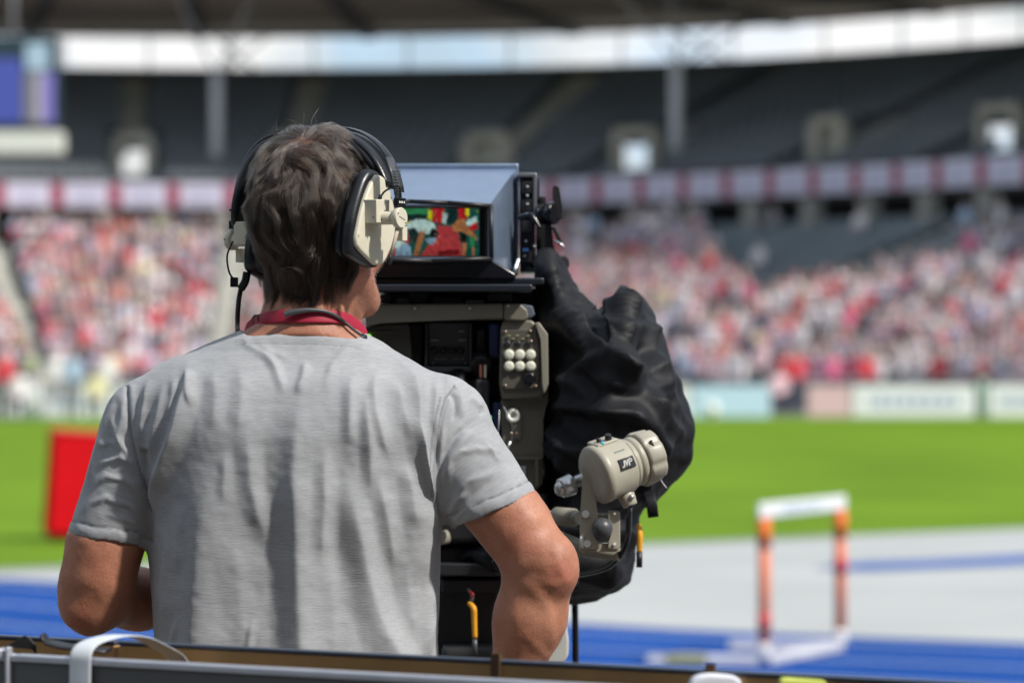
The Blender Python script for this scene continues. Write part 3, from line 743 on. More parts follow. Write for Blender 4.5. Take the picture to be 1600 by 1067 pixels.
# joints
shR, elR, wrR = S(690, 657, 5.45), S(845, 884, 5.42), S(786, 1122, 5.44)
shL, elL, wrL = S(226, 655, 5.45), S(147, 930, 5.47), S(322, 944, 5.70)
neck0, neck1 = S(478, 520, 5.475), S(494, 430, 5.478)
def face(p):
    q = (p-HC.astype(np.float32))@HR
    d = ell(q, (0, -.004, .004), (.0765, .097, .107))
    d = smin(d, ell(q, (0, .030, -.055), (.062, .070, .085)), .03)          # face block
    d = smin(d, ell(q, (0, .078, -.126), (.040, .036, .026)), .03)          # chin
    for s in (-1, 1):
        d = smin(d, cone(q, (s*.062, .008, -.085), (s*.030, .088, -.130), .024, .019), .026)   # jaw
        d = smin(d, ell(q, (s*.046, .074, -.052), (.028, .028, .034)), .02)  # cheekbone
        d = smin(d, cone(q, (s*.012, .090, .012), (s*.045, .076, .014), .009, .008), .012)      # brow
        d = smax(d, -ell(q, (s*.031, .094, -.010), (.017, .012, .011)), .008)
    d = smin(d, cone(q, (0, .092, -.008), (0, .112, -.043), .009, .012), .010)                  # nose
    for s in (-1, 1): d = smin(d, ell(q, (s*.012, .104, -.047), (.009, .009, .007)), .006)
    d = smin(d, cone(q, (-.018, .090, -.073), (.018, .090, -.073), .006, .006), .006)           # lips
    d = smin(d, cone(q, (-.015, .090, -.082), (.015, .090, -.082), .006, .006), .005)
    d = smax(d, -cone(q, (-.022, .100, -.0775), (.022, .100, -.0775), .0022, .0022), .003)
    for s in (-1, 1):                                                        # ears
        e = ell(q, (s*.084, -.004, -.046), (.010, .021, .036)); e = smax(e, -ell(q, (s*.094, .001, -.042), (.010, .012, .020)), .005)
        e = smin(e, ell(q, (s*.081, .006, -.080), (.008, .011, .014)), .006); d = smin(d, e, .006)
    return d
def hand(p, w, d_, n_, s_, curl, sc_=1.):
    """w wrist, d_ towards the fingers, n_ out of the back of the hand, s_ towards the thumb"""
    w, d_, n_, s_ = [np.asarray(x, float) for x in (w, d_, n_, s_)]
    at = lambda a, b, c: w+(d_*a+s_*b+n_*c)*sc_
    r = None
    for k, (b0, b1, L, ln) in enumerate(((.016, .030, .092, (.043, .025, .021)), (.006, .010, .096, (.047, .029, .023)), (-.005, -.010, .090, (.043, .027, .022)), (-.015, -.029, .081, (.034, .020, .020)))):
        kn = at(L, b1, 0); c = cone(p, at(.012, b0, 0), kn, .0145, .0115); r = c if r is None else smin(r, c, .014)
    for k, (b0, b1, L, ln) in enumerate(((.016, .030, .092, (.043, .025, .021)), (.006, .010, .096, (.047, .029, .023)), (-.005, -.010, .090, (.043, .027, .022)), (-.015, -.029, .081, (.034, .020, .020)))):
        q = at(L, b1, 0); a = curl*.55+.06*k
        for j, l in enumerate(ln):
            q2 = q+(d_*math.cos(a)-n_*math.sin(a))*l*sc_; r = smin(r, cone(p, q, q2, .0095-.0012*j, .0088-.0012*j), .003); q = q2; a += curl*(.8 if j == 0 else .6)
    t0, t1 = at(.020, .016, -.006), at(.050, .040, -.016); r = smin(r, cone(p, t0, t1, .0155, .0125), .010)
    t2 = at(.078, .046, -.022-.010*curl); r = smin(r, cone(p, t1, t2, .0115, .0100), .004); t3 = at(.101, .040, -.028-.018*curl)
    return smin(r, cone(p, t2, t3, .0098, .0078), .004)
def unit(v): v = np.asarray(v, float); return v/np.linalg.norm(v)
dR = unit((-.75, .10, -.30)); sR = unit(np.cross((0, -1, .1), dR))*1.; nR = unit(np.cross(sR, dR)); nR = nR if nR[1] < 0 else -nR
dL = unit(wrL-elL+np.array((.06, .02, .0))); nL = unit((.25, -.1, 1)); nL = unit(nL-dL*np.dot(nL, dL)); sL = unit(np.cross(dL, nL))
sL = sL if sL[0] > 0 else -sL
cuR, cuL = S(773, 796, 5.435), S(167, 842, 5.45)
slR0, slL0 = S(684, 662, 5.45), S(224, 655, 5.45)
axR = unit(cuR-slR0); axL = unit(cuL-slL0)
pnR = unit((54, 0, -126.)); pnL = unit((-17., 0, -110.))
def inside_sleeve(d, s, p, cu, pn):
    return smax(d, -np.maximum(-s, (p-cu.astype(np.float32))@pn.astype(np.float32)+.006), .004)
def arms(p):
    # right arm
    d = cone(p, shR, elR, .056, .046)
    d = smin(d, cone(p, S(757, 765, 5.43), S(806, 820, 5.425), .050, .048), .02)       # triceps
    d = inside_sleeve(d, cone(p, slR0, cuR+axR*.05, .0535, .0560), p, cuR, pnR)
    d = smin(d, cone(p, elR, S(828, 965, 5.43), .044, .046), .03)
    d = smin(d, cone(p, S(828, 965, 5.43), wrR, .046, .027), .03)
    d = smin(d, cone(p, S(866, 872, 5.395), S(872, 896, 5.395), .022, .021), .028)       # point of the elbow
    d = smin(d, hand(p, wrR, dR, nR, sR, .5), .02)
    # left arm
    e = cone(p, shL, elL, .054, .047)
    e = smin(e, cone(p, S(160, 850, 5.45), S(152, 900, 5.45), .0525, .050), .02)
    e = inside_sleeve(e, cone(p, slL0, cuL+axL*.05, .046, .047), p, cuL, pnL)
    e = smin(e, cone(p, elL, elL+(wrL-elL)*.38, .042, .040), .03)
    e = smin(e, cone(p, elL+(wrL-elL)*.38, wrL, .040, .027), .03)
    e = smin(e, cone(p, S(124, 956, 5.44), S(138, 962, 5.45), .019, .022), .03)
    e = smin(e, hand(p, wrL, dL, nL, sL, 1.5), .02)
    return np.minimum(d, e)
hipz = PLAT+.93
def body(p):
    d = torso(p, .016+.022*np.clip((float(S(0, 560)[2])-p[..., 2])/.08, 0, 1))
    # the skin comes up to the shirt at the collar
    d = smax(d, p[..., 2]-float(S(0, 497)[2]), .02)
    d = smin(d, cone(p*(1, .94, 1), neck0*(1, .94, 1), neck1*(1, .94, 1), .066, .058), .045)
    plb = (p-S(470, 523, 5.405).astype(np.float32))@np.array(unit((.012, .42, .90)), np.float32)
    d = smax(d, -np.maximum(-(torso(p, 0)+.006), plb+.004), .003)
    d = smin(d, face(p), .018)
    # tendon from behind the ear to the collar bone
    d = smin(d, cone(p, S(548, 440, 5.47), S(545, 520, 5.50), .013, .012), .02)
    d = smin(d, arms(p), .025)
    lg = None
    for s, x in ((-1, -.395), (1, -.235)):
        l = smin(cone(p, (x, 5.47, hipz-.05), (x+s*.03, 5.46, PLAT+.50), .09, .06), cone(p, (x+s*.03, 5.46, PLAT+.50), (x+s*.04, 5.49, PLAT+.09), .055, .038), .03)
        l = smin(l, cone(p, (x+s*.04, 5.48, PLAT+.06), (x+s*.06, 5.62, PLAT+.045), .038, .028), .02)
        lg = l if lg is None else np.minimum(lg, l)
    keep = p[..., 2]-(hipz+.1)
    dt = smax(d, -keep, .02)                      # torso ends at the hip
    pel = ell(p, (-.315, 5.465, hipz+.04), (.165, .12, .16))
    lg = smin(lg, pel, .04)
    return np.where(keep > .25, d, np.minimum(smin(dt, lg, .03), arms(p)))
h = .0038
bv, bq = surface(body, (-.70, 5.22, PLAT-.02), (.14, 5.98, 2.33), h)
bv = relax(bv, bq, 1, .5)
x, y = pxy(bv); bn = vnormals(bv, bq); back = np.clip(-bn[:, 1]*1.6, 0, 1)
# veins, tendons, creases (metres)
dsp = np.zeros(len(bv)); armR = (x > 700) & (y > 700)
for pts, A, w in [([(808, 905), (836, 925), (855, 948), (861, 975), (864, 1010), (858, 1035)], .0016, 8), ([(812, 985), (838, 1010), (856, 1030)], .0012, 7), ([(812, 905), (806, 960), (812, 1030)], .0008, 10), ([(790, 905), (830, 893), (870, 905)], -.0010, 9)]:
    d, f = polyd(x, y, pts); dsp += armR*back*A*np.exp(-(d/w)**2)*np.clip(f*6, 0, 1)
d, f = polyd(x, y, [(872, 878), (884, 905), (868, 916)]); dsp += armR*back*.0012*np.exp(-(d/7)**2)
for pts, A, w in [([(528, 462), (541, 478), (551, 498), (556, 516)], -.0026, 4), ([(510, 478), (528, 488), (545, 505)], -.0026, 4), ([(536, 450), (553, 475), (560, 500)], .003, 8), ([(505, 466), (530, 482), (540, 495)], .0016, 5)]:
    d, f = polyd(x, y, pts); dsp += (y < 530)*back*A*np.exp(-(d/w)**2)*np.sin(np.pi*np.clip(f, 0, 1))
dsp += .0006*vnoise(bv, 60)+.0003*vnoise(bv, 170)
bv = bv+bn*dsp[:, None]
x2, y2 = pxy(bv); me = np_mesh('person', bv, bq)
# skin material: patches of redder skin, freckles, stubble on the jaw
def skin_material():
    m = bpy.data.materials.new('skin'); m.use_nodes = True; n = m.node_tree; L = n.links; b = n.nodes['Principled BSDF']
    b.inputs['Roughness'].default_value = .54; b.inputs['Specular IOR Level'].default_value = .5
    b.inputs['Subsurface Weight'].default_value = .12; b.inputs['Subsurface Radius'].default_value = (.010, .0035, .0018); b.inputs['Subsurface Scale'].default_value = 1
    c = n.nodes.new('ShaderNodeTexCoord'); at = n.nodes.new('ShaderNodeAttribute'); at.attribute_name = 'tint'
    t1 = n.nodes.new('ShaderNodeTexNoise'); t1.inputs['Scale'].default_value = 22; t1.inputs['Detail'].default_value = 6
    t2 = n.nodes.new('ShaderNodeTexNoise'); t2.inputs['Scale'].default_value = 320; t2.inputs['Detail'].default_value = 3
    for t in (t1, t2): L.new(c.outputs['Object'], t.inputs['Vector'])
    r1 = n.nodes.new('ShaderNodeValToRGB'); e = r1.color_ramp.elements
    e[0].position = .3; e[0].color = (.36, .148, .085, 1); e[1].position = .7; e[1].color = (.47, .212, .130, 1)
    L.new(t1.outputs['Fac'], r1.inputs[0])
    mx = n.nodes.new('ShaderNodeMixRGB'); mx.inputs['Color2'].default_value = (.42, .135, .095, 1); L.new(r1.outputs[0], mx.inputs['Color1']); L.new(at.outputs['Color'], mx.inputs['Fac'])
    sepx = n.nodes.new('ShaderNodeSeparateColor'); L.new(at.outputs['Color'], sepx.inputs[0]); L.new(sepx.outputs[0], mx.inputs['Fac'])
    mg = n.nodes.new('ShaderNodeMixRGB'); mg.inputs['Color2'].default_value = (.11, .085, .07, 1); L.new(mx.outputs[0], mg.inputs['Color1'])
    st = n.nodes.new('ShaderNodeTexVoronoi'); st.inputs['Scale'].default_value = 620; L.new(c.outputs['Object'], st.inputs['Vector'])
    rs = n.nodes.new('ShaderNodeMapRange'); rs.inputs[1].default_value = .30; rs.inputs[2].default_value = .12; rs.inputs[3].default_value = .10; rs.inputs[4].default_value = .9
    L.new(st.outputs['Distance'], rs.inputs[0])
    mu = n.nodes.new('ShaderNodeMath'); mu.operation = 'MULTIPLY'; L.new(rs.outputs[0], mu.inputs[0]); L.new(sepx.outputs[1], mu.inputs[1]); L.new(mu.outputs[0], mg.inputs['Fac'])
    ms_ = n.nodes.new('ShaderNodeMixRGB'); ms_.inputs['Color2'].default_value = (.035, .022, .016, 1); L.new(mg.outputs[0], ms_.inputs['Color1']); L.new(sepx.outputs[2], ms_.inputs['Fac'])
    fr = n.nodes.new('ShaderNodeMapRange'); fr.inputs[1].default_value = .3; fr.inputs[2].default_value = .7; fr.inputs[3].default_value = .88; fr.inputs[4].default_value = 1.1
    L.new(t2.outputs['Fac'], fr.inputs[0]); v = n.nodes.new('ShaderNodeVectorMath'); v.operation = 'SCALE'; L.new(ms_.outputs[0], v.inputs[0]); L.new(fr.outputs[0], v.inputs['Scale'])
    L.new(v.outputs[0], b.inputs['Base Color'])
    bp_ = n.nodes.new('ShaderNodeBump'); bp_.inputs['Strength'].default_value = .5; bp_.inputs['Distance'].default_value = .0009
    t3 = n.nodes.new('ShaderNodeTexNoise'); t3.inputs['Scale'].default_value = 420; t3.inputs['Detail'].default_value = 5; L.new(c.outputs['Object'], t3.inputs['Vector'])
    L.new(t3.outputs['Fac'], bp_.inputs['Height']); L.new(bp_.outputs[0], b.inputs['Normal'])
    return m
tint = np.zeros((len(bv), 4)); tint[:, 3] = 1
for cx, cy, rx, w in [(876, 896, 24, .7), (800, 850, 42, .35), (123, 962, 22, .55), (150, 890, 40, .25), (573, 430, 22, .5), (545, 212, 20, .5), (480, 512, 60, .10)]:
    tint[:, 0] = np.maximum(tint[:, 0], w*np.exp(-((x-cx)**2+(y-cy)**2)/(rx*rx)))
hq = (bv-HC)@HR; jaw = np.clip((hq[:, 1]-.005)/.03, 0, 1)*np.clip((-.035-hq[:, 2])/.03, 0, 1)*(np.abs(hq[:, 0]) < .12)*(hq[:, 1] > 0)*(hq[:, 2] > -.2)*(hq[:, 1] < .16)
tint[:, 2] = ((hq[:, 2] > np.interp(hq[:, 1], [-.12, -.07, -.045, -.02, .0, .02, .045, .07, .09, .11], [-.108, -.100, -.088, -.060, -.02, -.01, .03, .055, .066, .07])) & (hq[:, 2] < .2))*.8*(1-.7*np.exp(-((x-545)**2+(y-216)**2)/300.))
tint[:, 1] = jaw*(1-np.exp(-((hq[:, 0])**2+(hq[:, 2]+.078)**2)/.0004))
ca = me.color_attributes.new('tint', 'FLOAT_COLOR', 'POINT'); ca.data.foreach_set('color', tint.astype(np.float32).ravel())
man = link_mesh('person', me, skin_material())
tag(man, 'cameraman seen from behind in a grey t-shirt, right hand on hip, working the broadcast camera', 'person')
for s in (-1, 1):
    mb = MB(); mb.sphere(H(s*.031, .083, -.010), .0118); mb.build('eye', mat('eye_white', (.7, .68, .65), .2), man)

# ---------------------------------------------------------------- t-shirt
def sleeves(p):
    r = smin(cone(p, slR0, cuR+axR*.03, .0645, .0625), cone(p, S(712, 634, 5.45), S(722, 640, 5.45), .030, .030), .03)
    r = smax(r, (p-cuR.astype(np.float32))@pnR.astype(np.float32), .002)
    rin = smax(cone(p, slR0, cuR+axR*.05, .0565, .0590), -((p-(cuR-axR*.05).astype(np.float32))@pnR.astype(np.float32)), .004)
    r = smax(r, -rin, .002)
    l = cone(p, slL0, cuL+axL*.03, .056, .0535)
    l = smax(l, (p-cuL.astype(np.float32))@pnL.astype(np.float32), .002)
    lin = smax(cone(p, slL0, cuL+axL*.05, .0495, .0500), -((p-(cuL-axL*.05).astype(np.float32))@pnL.astype(np.float32)), .004)
    return r, smax(l, -lin, .002)
colP = S(470, 523, 5.405); colX = float(colP[0])
hemz = PLAT+.80
def shirt(p):
    t = torso(p, 0)
    # open collar, dropping towards the chest
    pl = (p-colP.astype(np.float32))@np.array(unit((.012, .42, .90)), np.float32)
    nk = (np.sqrt(((p[..., 0]-colX)/.087)**2+((p[..., 1]-5.475)/.125)**2)-1)*.087      # the opening round the neck
    t = smax(t, -smax(-pl, nk, .012), .003)
    cin = torso(p, .012); zz = p[..., 2]
    cin = smax(smax(cin, -(pl+.035), .006), nk-.006, .004)
    t = smax(t, -cin, .003)
    t = smax(t, hemz-zz, .004)
    r, l = sleeves(p)
    return smin(smin(t, r, .022), l, .016)
print('shirt')
h = .0026
sv, sq = surface(shirt, (-.66, 5.28, hemz-.02), (.07, 5.66, 2.04), h)
sv = relax(sv, sq, 1, .4)
rS, lS = sleeves(sv); tS = torso(sv, 0)
isR = np.clip((tS-rS)/.012, 0, 1); isL = np.clip((tS-lS)/.012, 0, 1)
isR *= (sv[:, 0] > -.3); isL *= (sv[:, 0] < -.3)
n0 = vnormals(sv, sq); x, y = pxy(sv); bk = np.clip(-n0[:, 1]*1.5+.15, 0, 1)
body_w = (1-isR)*(1-isL); dsp = np.zeros(len(sv))
mm = .001
T = []   # folds over the back: polyline, height mm, width left, width right (px)
T += [([(486, 560), (473, 610), (466, 660), (461, 740), (464, 800), (467, 900), (472, 1060), (474, 1300)], 11, 46, 60)]
T += [([(334, 690), (327, 740), (323, 790), (319, 850), (312, 920), (313, 1060), (313, 1300)], 12, 75, 80)]
T += [([(296, 555), (293, 575), (289, 618), (270, 684), (240, 762), (232, 820)], 7, 12, 26)]
T += [([(236, 585), (229, 625), (222, 662), (224, 700)], 4.5, 10, 12), ([(258, 595), (250, 640), (238, 690), (234, 730)], 4, 12, 10), ([(274, 585), (268, 630), (262, 660)], 2.5, 8, 8), ([(292, 575), (296, 610), (301, 640)], 3, 5, 10)]
T += [([(384, 660), (388, 712), (393, 760), (403, 800), (420, 860)], 3.6, 18, 18), ([(350, 700), (352, 740), (350, 790)], 2, 10, 12), ([(372, 560), (378, 610), (370, 690)], 2.5, 14, 18), ([(332, 570), (338, 620), (330, 680)], 2, 14, 14)]
T += [([(372, 520), (388, 540), (420, 560), (440, 590)], 2.2, 7, 10), ([(395, 530), (425, 550), (455, 562)], 1.5, 6, 8), ([(405, 545), (430, 575), (446, 620)], 2.5, 9, 9)]
T += [([(612, 548), (630, 572), (645, 592), (650, 625), (650, 660), (657, 710), (670, 752), (684, 795)], 6.5, 22, 26)]
T += [([(650, 655), (658, 700), (672, 745), (680, 790)], 4.5, 8, 12), ([(682, 590), (680, 630), (677, 680)], 3.5, 9, 9), ([(668, 765), (670, 815), (660, 870), (650, 920)], 6, 38, 26)]
T += [([(572, 600), (572, 650), (577, 710), (578, 785)], 5, 12, 20), ([(552, 580), (548, 600), (546, 650), (545, 700)], 4, 12, 14), ([(590, 570), (583, 610), (586, 645), (598, 690), (612, 720)], 4, 9, 14)]
T += [([(536, 715), (541, 750), (550, 790), (560, 830), (572, 890), (585, 940), (606, 993), (632, 1045), (680, 1160)], 9, 42, 40)]
T += [([(512, 680), (508, 735), (508, 780), (502, 900)], 5, 15, 18), ([(590, 740), (598, 785), (610, 840), (622, 900)], 5, 16, 18), ([(630, 720), (642, 770), (648, 830)], 4, 14, 14)]
T += [([(560, 520), (545, 540), (520, 570), (505, 610)], 2, 8, 10), ([(478, 560), (474, 590), (462, 620)], 3, 8, 10), ([(620, 590), (628, 640), (640, 690)], 3, 12, 12)]
T += [([(684, 905), (674, 960), (660, 1030)], 6, 10, 14), ([(682, 950), (672, 985), (668, 1040)], 4, 7, 7), ([(285, 960), (276, 1000), (270, 1050)], 3, 7, 7), ([(400, 960), (392, 990), (385, 1050)], 2, 6, 8)]
T += [([(255, 800), (262, 860), (258, 930), (262, 1000)], 5, 20, 22), ([(280, 780), (284, 840), (282, 900)], 3, 14, 12), ([(360, 820), (372, 880), (380, 960), (384, 1040)], 3, 26, 30), ([(510, 860), (520, 940), (524, 1040)], 3, 24, 26), ([(640, 880), (648, 940), (655, 1000)], 4, 20, 20)]
for pts, A, wl_, wr_ in T: dsp += body_w*bk*mm*fold(x, y, pts, A*(1.95 if A > 6 else 1.6), wl_*(1.0 if A > 6 else 1.35), wr_*(1.0 if A > 6 else 1.35))
# the shirt hangs off the shoulder blades: hollow below them on both sides
dsp -= body_w*bk*.018*np.exp(-((x-628)/55)**2-((y-930)/90)**2); dsp -= body_w*bk*.008*np.exp(-((x-262)/40)**2-((y-900)/110)**2)
U = []   # right sleeve
U += [([(757, 652), (735, 662), (712, 682), (694, 712), (686, 745), (684, 790)], -4.5, 8, 8), ([(748, 668), (722, 690), (704, 720), (694, 760)], 4.5, 12, 10), ([(700, 606), (709, 622), (712, 640), (707, 662)], -4, 6, 6), ([(716, 610), (722, 632), (719, 655)], 3.5, 8, 8)]
U += [([(788, 707), (765, 704), (745, 700), (722, 706), (706, 722)], 3.5, 7, 9), ([(790, 735), (765, 740), (730, 752), (705, 780)], 3, 10, 12), ([(755, 690), (775, 715), (785, 725)], 2, 5, 5), ([(730, 765), (712, 785), (698, 812)], 4, 8, 9), ([(745, 785), (722, 800), (704, 822)], 3, 6, 7)]
U += [([(752, 632), (756, 642), (748, 650)], -4, 5, 5), ([(735, 618), (745, 630), (752, 640)], 4, 8, 8), ([(775, 745), (745, 768), (722, 790)], -2.5, 8, 8), ([(690, 640), (688, 700), (690, 760)], 3, 8, 10)]
for pts, A, wl_, wr_ in U: dsp += np.clip(isR*1.5, 0, 1)*mm*fold(x, y, pts, A, wl_, wr_)*np.clip(bk+.3, 0, 1)
W = []   # left sleeve
W += [([(150, 735), (165, 720), (190, 715), (215, 730)], 3, 8, 8), ([(140, 765), (165, 745), (195, 750), (222, 775)], 3.2, 8, 10), ([(178, 620), (165, 665), (148, 715), (132, 770)], 4.5, 9, 14), ([(190, 615), (192, 650), (185, 690), (196, 740)], 4, 10, 12)]
W += [([(135, 790), (165, 778), (200, 790), (224, 805)], 2.8, 8, 8), ([(172, 640), (182, 680), (205, 720), (222, 760)], 3.5, 7, 9), ([(155, 700), (170, 690), (188, 700)], 2.5, 6, 8), ([(205, 640), (210, 690), (224, 740)], 3, 8, 6), ([(160, 800), (190, 812), (220, 820)], 2, 6, 7)]
for pts, A, wl_, wr_ in W: dsp += np.clip(isL*1.5, 0, 1)*mm*fold(x, y, pts, A, wl_, wr_)*np.clip(bk+.3, 0, 1)
# armhole seams and crease, cuff and collar stitching
def groove(pts, A, w, mask=1.):
    d, f = polyd(x, y, pts); return mask*bk*A*np.exp(-(d/w)**2)*((f > .01) & (f < .99))
seamR = [(712, 604), (698, 622), (690, 650), (684, 690), (680, 730), (683, 775), (688, 822)]; seamL = [(198, 600), (199, 640), (206, 690), (217, 735), (229, 775), (231, 800)]
dsp += groove(seamR, -.0030, 3)+groove([(a-9, b) for a, b in seamR[:-1]], -.0010, 2)+groove([(a-4, b) for a, b in seamR], .0012, 4)
dsp += groove(seamL, -.0028, 3)+groove([(a+8, b) for a, b in seamL], .0012, 4)
dsp += groove([(226, 700), (228, 760), (232, 800), (229, 850)], -.006, 6)
for cu, pn, isS in ((cuR, pnR, isR), (cuL, pnL, isL)):
    t = -(sv-cu)@pn; dsp += (isS > .5)*(-.0013*np.exp(-((t-.019)/.0016)**2)+.0014*np.exp(-((t-.010)/.006)**2))
tcl = -(sv-colP)@unit((.012, .42, .90)); inx = (np.abs(x-468) < 100) & (n0[:, 1] < .3)
dsp += inx*(-.0012*np.exp(-((tcl-.0165)/.0013)**2)+.0012*np.exp(-((tcl-.007)/.0045)**2))
# wavy cuff edges and general small crumple, more on the sides and front
dsp += .0011*vnoise(sv, 34)*(1-.4*body_w)+.0005*vnoise(sv, 90)+(1-bk)*.004*vnoise(sv*(1, 1, .35), 22)
plv = (sv-colP)@unit((.012, .42, .90)); nkv = (np.sqrt(((sv[:, 0]-colX)/.087)**2+((sv[:, 1]-5.475)/.125)**2)-1)*.087
rim = np.clip((np.abs(smax(-plv, nkv, .012))-.004)/.022, 0, 1)
dsp = np.where(sv[:, 2] > colP[2]-.06, dsp*np.maximum(rim, ((np.abs(tcl-.012) < .012)*.8)), dsp)
sv = sv+n0*dsp[:, None]
sv[:, 2] += .0016*vnoise(sv, 70)*((isR > .5) | (isL > .5))
me = np_mesh('t_shirt', sv, sq)
# cloth coordinates: along the courses of the knit / across them
fab = np.zeros((len(sv), 3)); fab[:, 0] = sv[:, 0]; fab[:, 1] = sv[:, 1]; fab[:, 2] = sv[:, 2]
for isS, ax_, c0 in ((isR, axR, slR0), (isL, axL, slL0)):
    e2 = unit((ax_[2], 0, -ax_[0])); w = (sv-c0); m = isS > .5
    fab[m, 2] = (w@ax_)[m]+3; fab[m, 0] = (w@e2)[m]+2
stm = np.zeros(len(sv))
for pts_s in ([(a-2, b) for a, b in seamR], [(a-10, b) for a, b in seamR[1:-1]], [(a+1, b) for a, b in seamL]):
    d, f = polyd(x, y, pts_s); stm = np.maximum(stm, bk*np.exp(-(d/1.7)**2)*.8)
for cu, pn, isS in ((cuR, pnR, isR), (cuL, pnL, isL)):
    t = -(sv-cu)@pn; stm = np.maximum(stm, (isS > .5)*np.exp(-((t-.019)/.0015)**2)*np.clip(.55+.9*vnoise(sv, 260), 0, 1)); stm = np.maximum(stm, (isS > .5)*np.exp(-(t/.0016)**2)*.7)
stm = np.maximum(stm, inx*np.exp(-((tcl-.0165)/.0013)**2)*np.clip(.5+.9*vnoise(sv, 300), 0, 1)*.7)
sa_ = me.attributes.new('stitch', 'FLOAT', 'POINT'); sa_.data.foreach_set('value', stm.astype(np.float32))
at = me.attributes.new('fab', 'FLOAT_VECTOR', 'POINT'); at.data.foreach_set('vector', fab.astype(np.float32).ravel())
def cloth():
    m = bpy.data.materials.new('grey_slub_jersey'); m.use_nodes = True; n = m.node_tree; L = n.links; b = n.nodes['Principled BSDF']
    b.inputs['Roughness'].default_value = .92; b.inputs['Specular IOR Level'].default_value = .2; b.inputs['Sheen Weight'].default_value = .15; b.inputs['Sheen Roughness'].default_value = .5
    a = n.nodes.new('ShaderNodeAttribute'); a.attribute_name = 'fab'
    def streak(sc, det, dist=0.):
        mp = n.nodes.new('ShaderNodeMapping'); mp.inputs['Scale'].default_value = sc; L.new(a.outputs['Vector'], mp.inputs[0])
        t = n.nodes.new('ShaderNodeTexNoise'); t.inputs['Scale'].default_value = 1; t.inputs['Detail'].default_value = det; t.inputs['Distortion'].default_value = dist; L.new(mp.outputs[0], t.inputs['Vector']); return t
    s1 = streak((46, 46, 720), 3, .25); s2 = streak((130, 130, 1400), 2, .2); s3 = streak((9, 9, 26), 4)
    ad = n.nodes.new('ShaderNodeMath'); ad.operation = 'ADD'; L.new(s1.outputs['Fac'], ad.inputs[0]); L.new(s2.outputs['Fac'], ad.inputs[1])
    r = n.nodes.new('ShaderNodeValToRGB'); e = r.color_ramp.elements; e[0].position = .33; e[1].position = .70
    e[0].color = (.292, .305, .325, 1); e[1].color = (.392, .402, .418, 1)
    hv = n.nodes.new('ShaderNodeMath'); hv.operation = 'MULTIPLY'; hv.inputs[1].default_value = .5; L.new(ad.outputs[0], hv.inputs[0]); L.new(hv.outputs[0], r.inputs[0])
    rr_ = n.nodes.new('ShaderNodeMapRange'); rr_.inputs[1].default_value = .3; rr_.inputs[2].default_value = .7; rr_.inputs[3].default_value = .93; rr_.inputs[4].default_value = 1.07; L.new(s3.outputs['Fac'], rr_.inputs[0])
    v = n.nodes.new('ShaderNodeVectorMath'); v.operation = 'SCALE'; L.new(r.outputs[0], v.inputs[0]); L.new(rr_.outputs[0], v.inputs['Scale'])
    sa = n.nodes.new('ShaderNodeAttribute'); sa.attribute_name = 'stitch'; sx_ = n.nodes.new('ShaderNodeMixRGB'); sx_.inputs['Color2'].default_value = (.10, .105, .115, 1)
    sf = n.nodes.new('ShaderNodeMath'); sf.operation = 'MULTIPLY'; sf.inputs[1].default_value = .75; L.new(sa.outputs['Fac'], sf.inputs[0]); L.new(sf.outputs[0], sx_.inputs['Fac']); L.new(v.outputs[0], sx_.inputs['Color1']); L.new(sx_.outputs[0], b.inputs['Base Color'])
    bu = n.nodes.new('ShaderNodeBump'); bu.inputs['Strength'].default_value = .55; bu.inputs['Distance'].default_value = .0011; L.new(hv.outputs[0], bu.inputs['Height']); L.new(bu.outputs[0], b.inputs['Normal'])
    return m
M['cloth'] = cloth()
link_mesh('t_shirt', me, M['cloth'], man)
# stitching threads along cuff and collar are modelled in the surface; trousers and shoes below the frame
def trousers(p):
    lg = ell(p, (-.315, 5.465, hipz+.02), (.182, .135, .17))
    lg = smax(lg, p[..., 2]-(hipz+.14), .01)
    for s, x_ in ((-1, -.395), (1, -.235)):
        lg = smin(lg, cone(p, (x_, 5.47, hipz-.05), (x_+s*.03, 5.46, PLAT+.50), .112, .085), .04)
        lg = smin(lg, cone(p, (x_+s*.03, 5.46, PLAT+.50), (x_+s*.04, 5.49, PLAT+.09), .085, .072), .03)
    return smax(lg, PLAT+.055-p[..., 2], .004)
v, q = surface(trousers, (-.56, 5.25, PLAT), (-.06, 5.68, hipz+.2), .009)
v = relax(v, q, 1); nn_ = vnormals(v, q); v = v+nn_*(.006*vnoise(v*(1, 1, .6), 14))[:, None]
link_mesh('trousers', np_mesh('trousers', v, q), mat('navy_cloth', (.018, .024, .05), .85, bump=(500, .3, .001)), man)
for s, x_ in ((-1, -.395), (1, -.235)):
    def shoe(p):
        c = cone(p*(1, 1, 1.15), (x_+s*.035, 5.46, (PLAT+.05)*1.15), (x_+s*.06, 5.65, (PLAT+.042)*1.15), .050, .042)
        return smax(smin(c, cone(p, (x_+s*.04, 5.48, PLAT+.07), (x_+s*.04, 5.48, PLAT+.11), .05, .052), .02), PLAT+.004-p[..., 2], .002)
    v, q = surface(shoe, (x_+s*.04-.09, 5.36, PLAT-.02), (x_+s*.04+.11, 5.74, PLAT+.2), .006)
    link_mesh('shoe', np_mesh('shoe', v, q), mat('dark_trainer', (.03, .03, .035), .6), man)

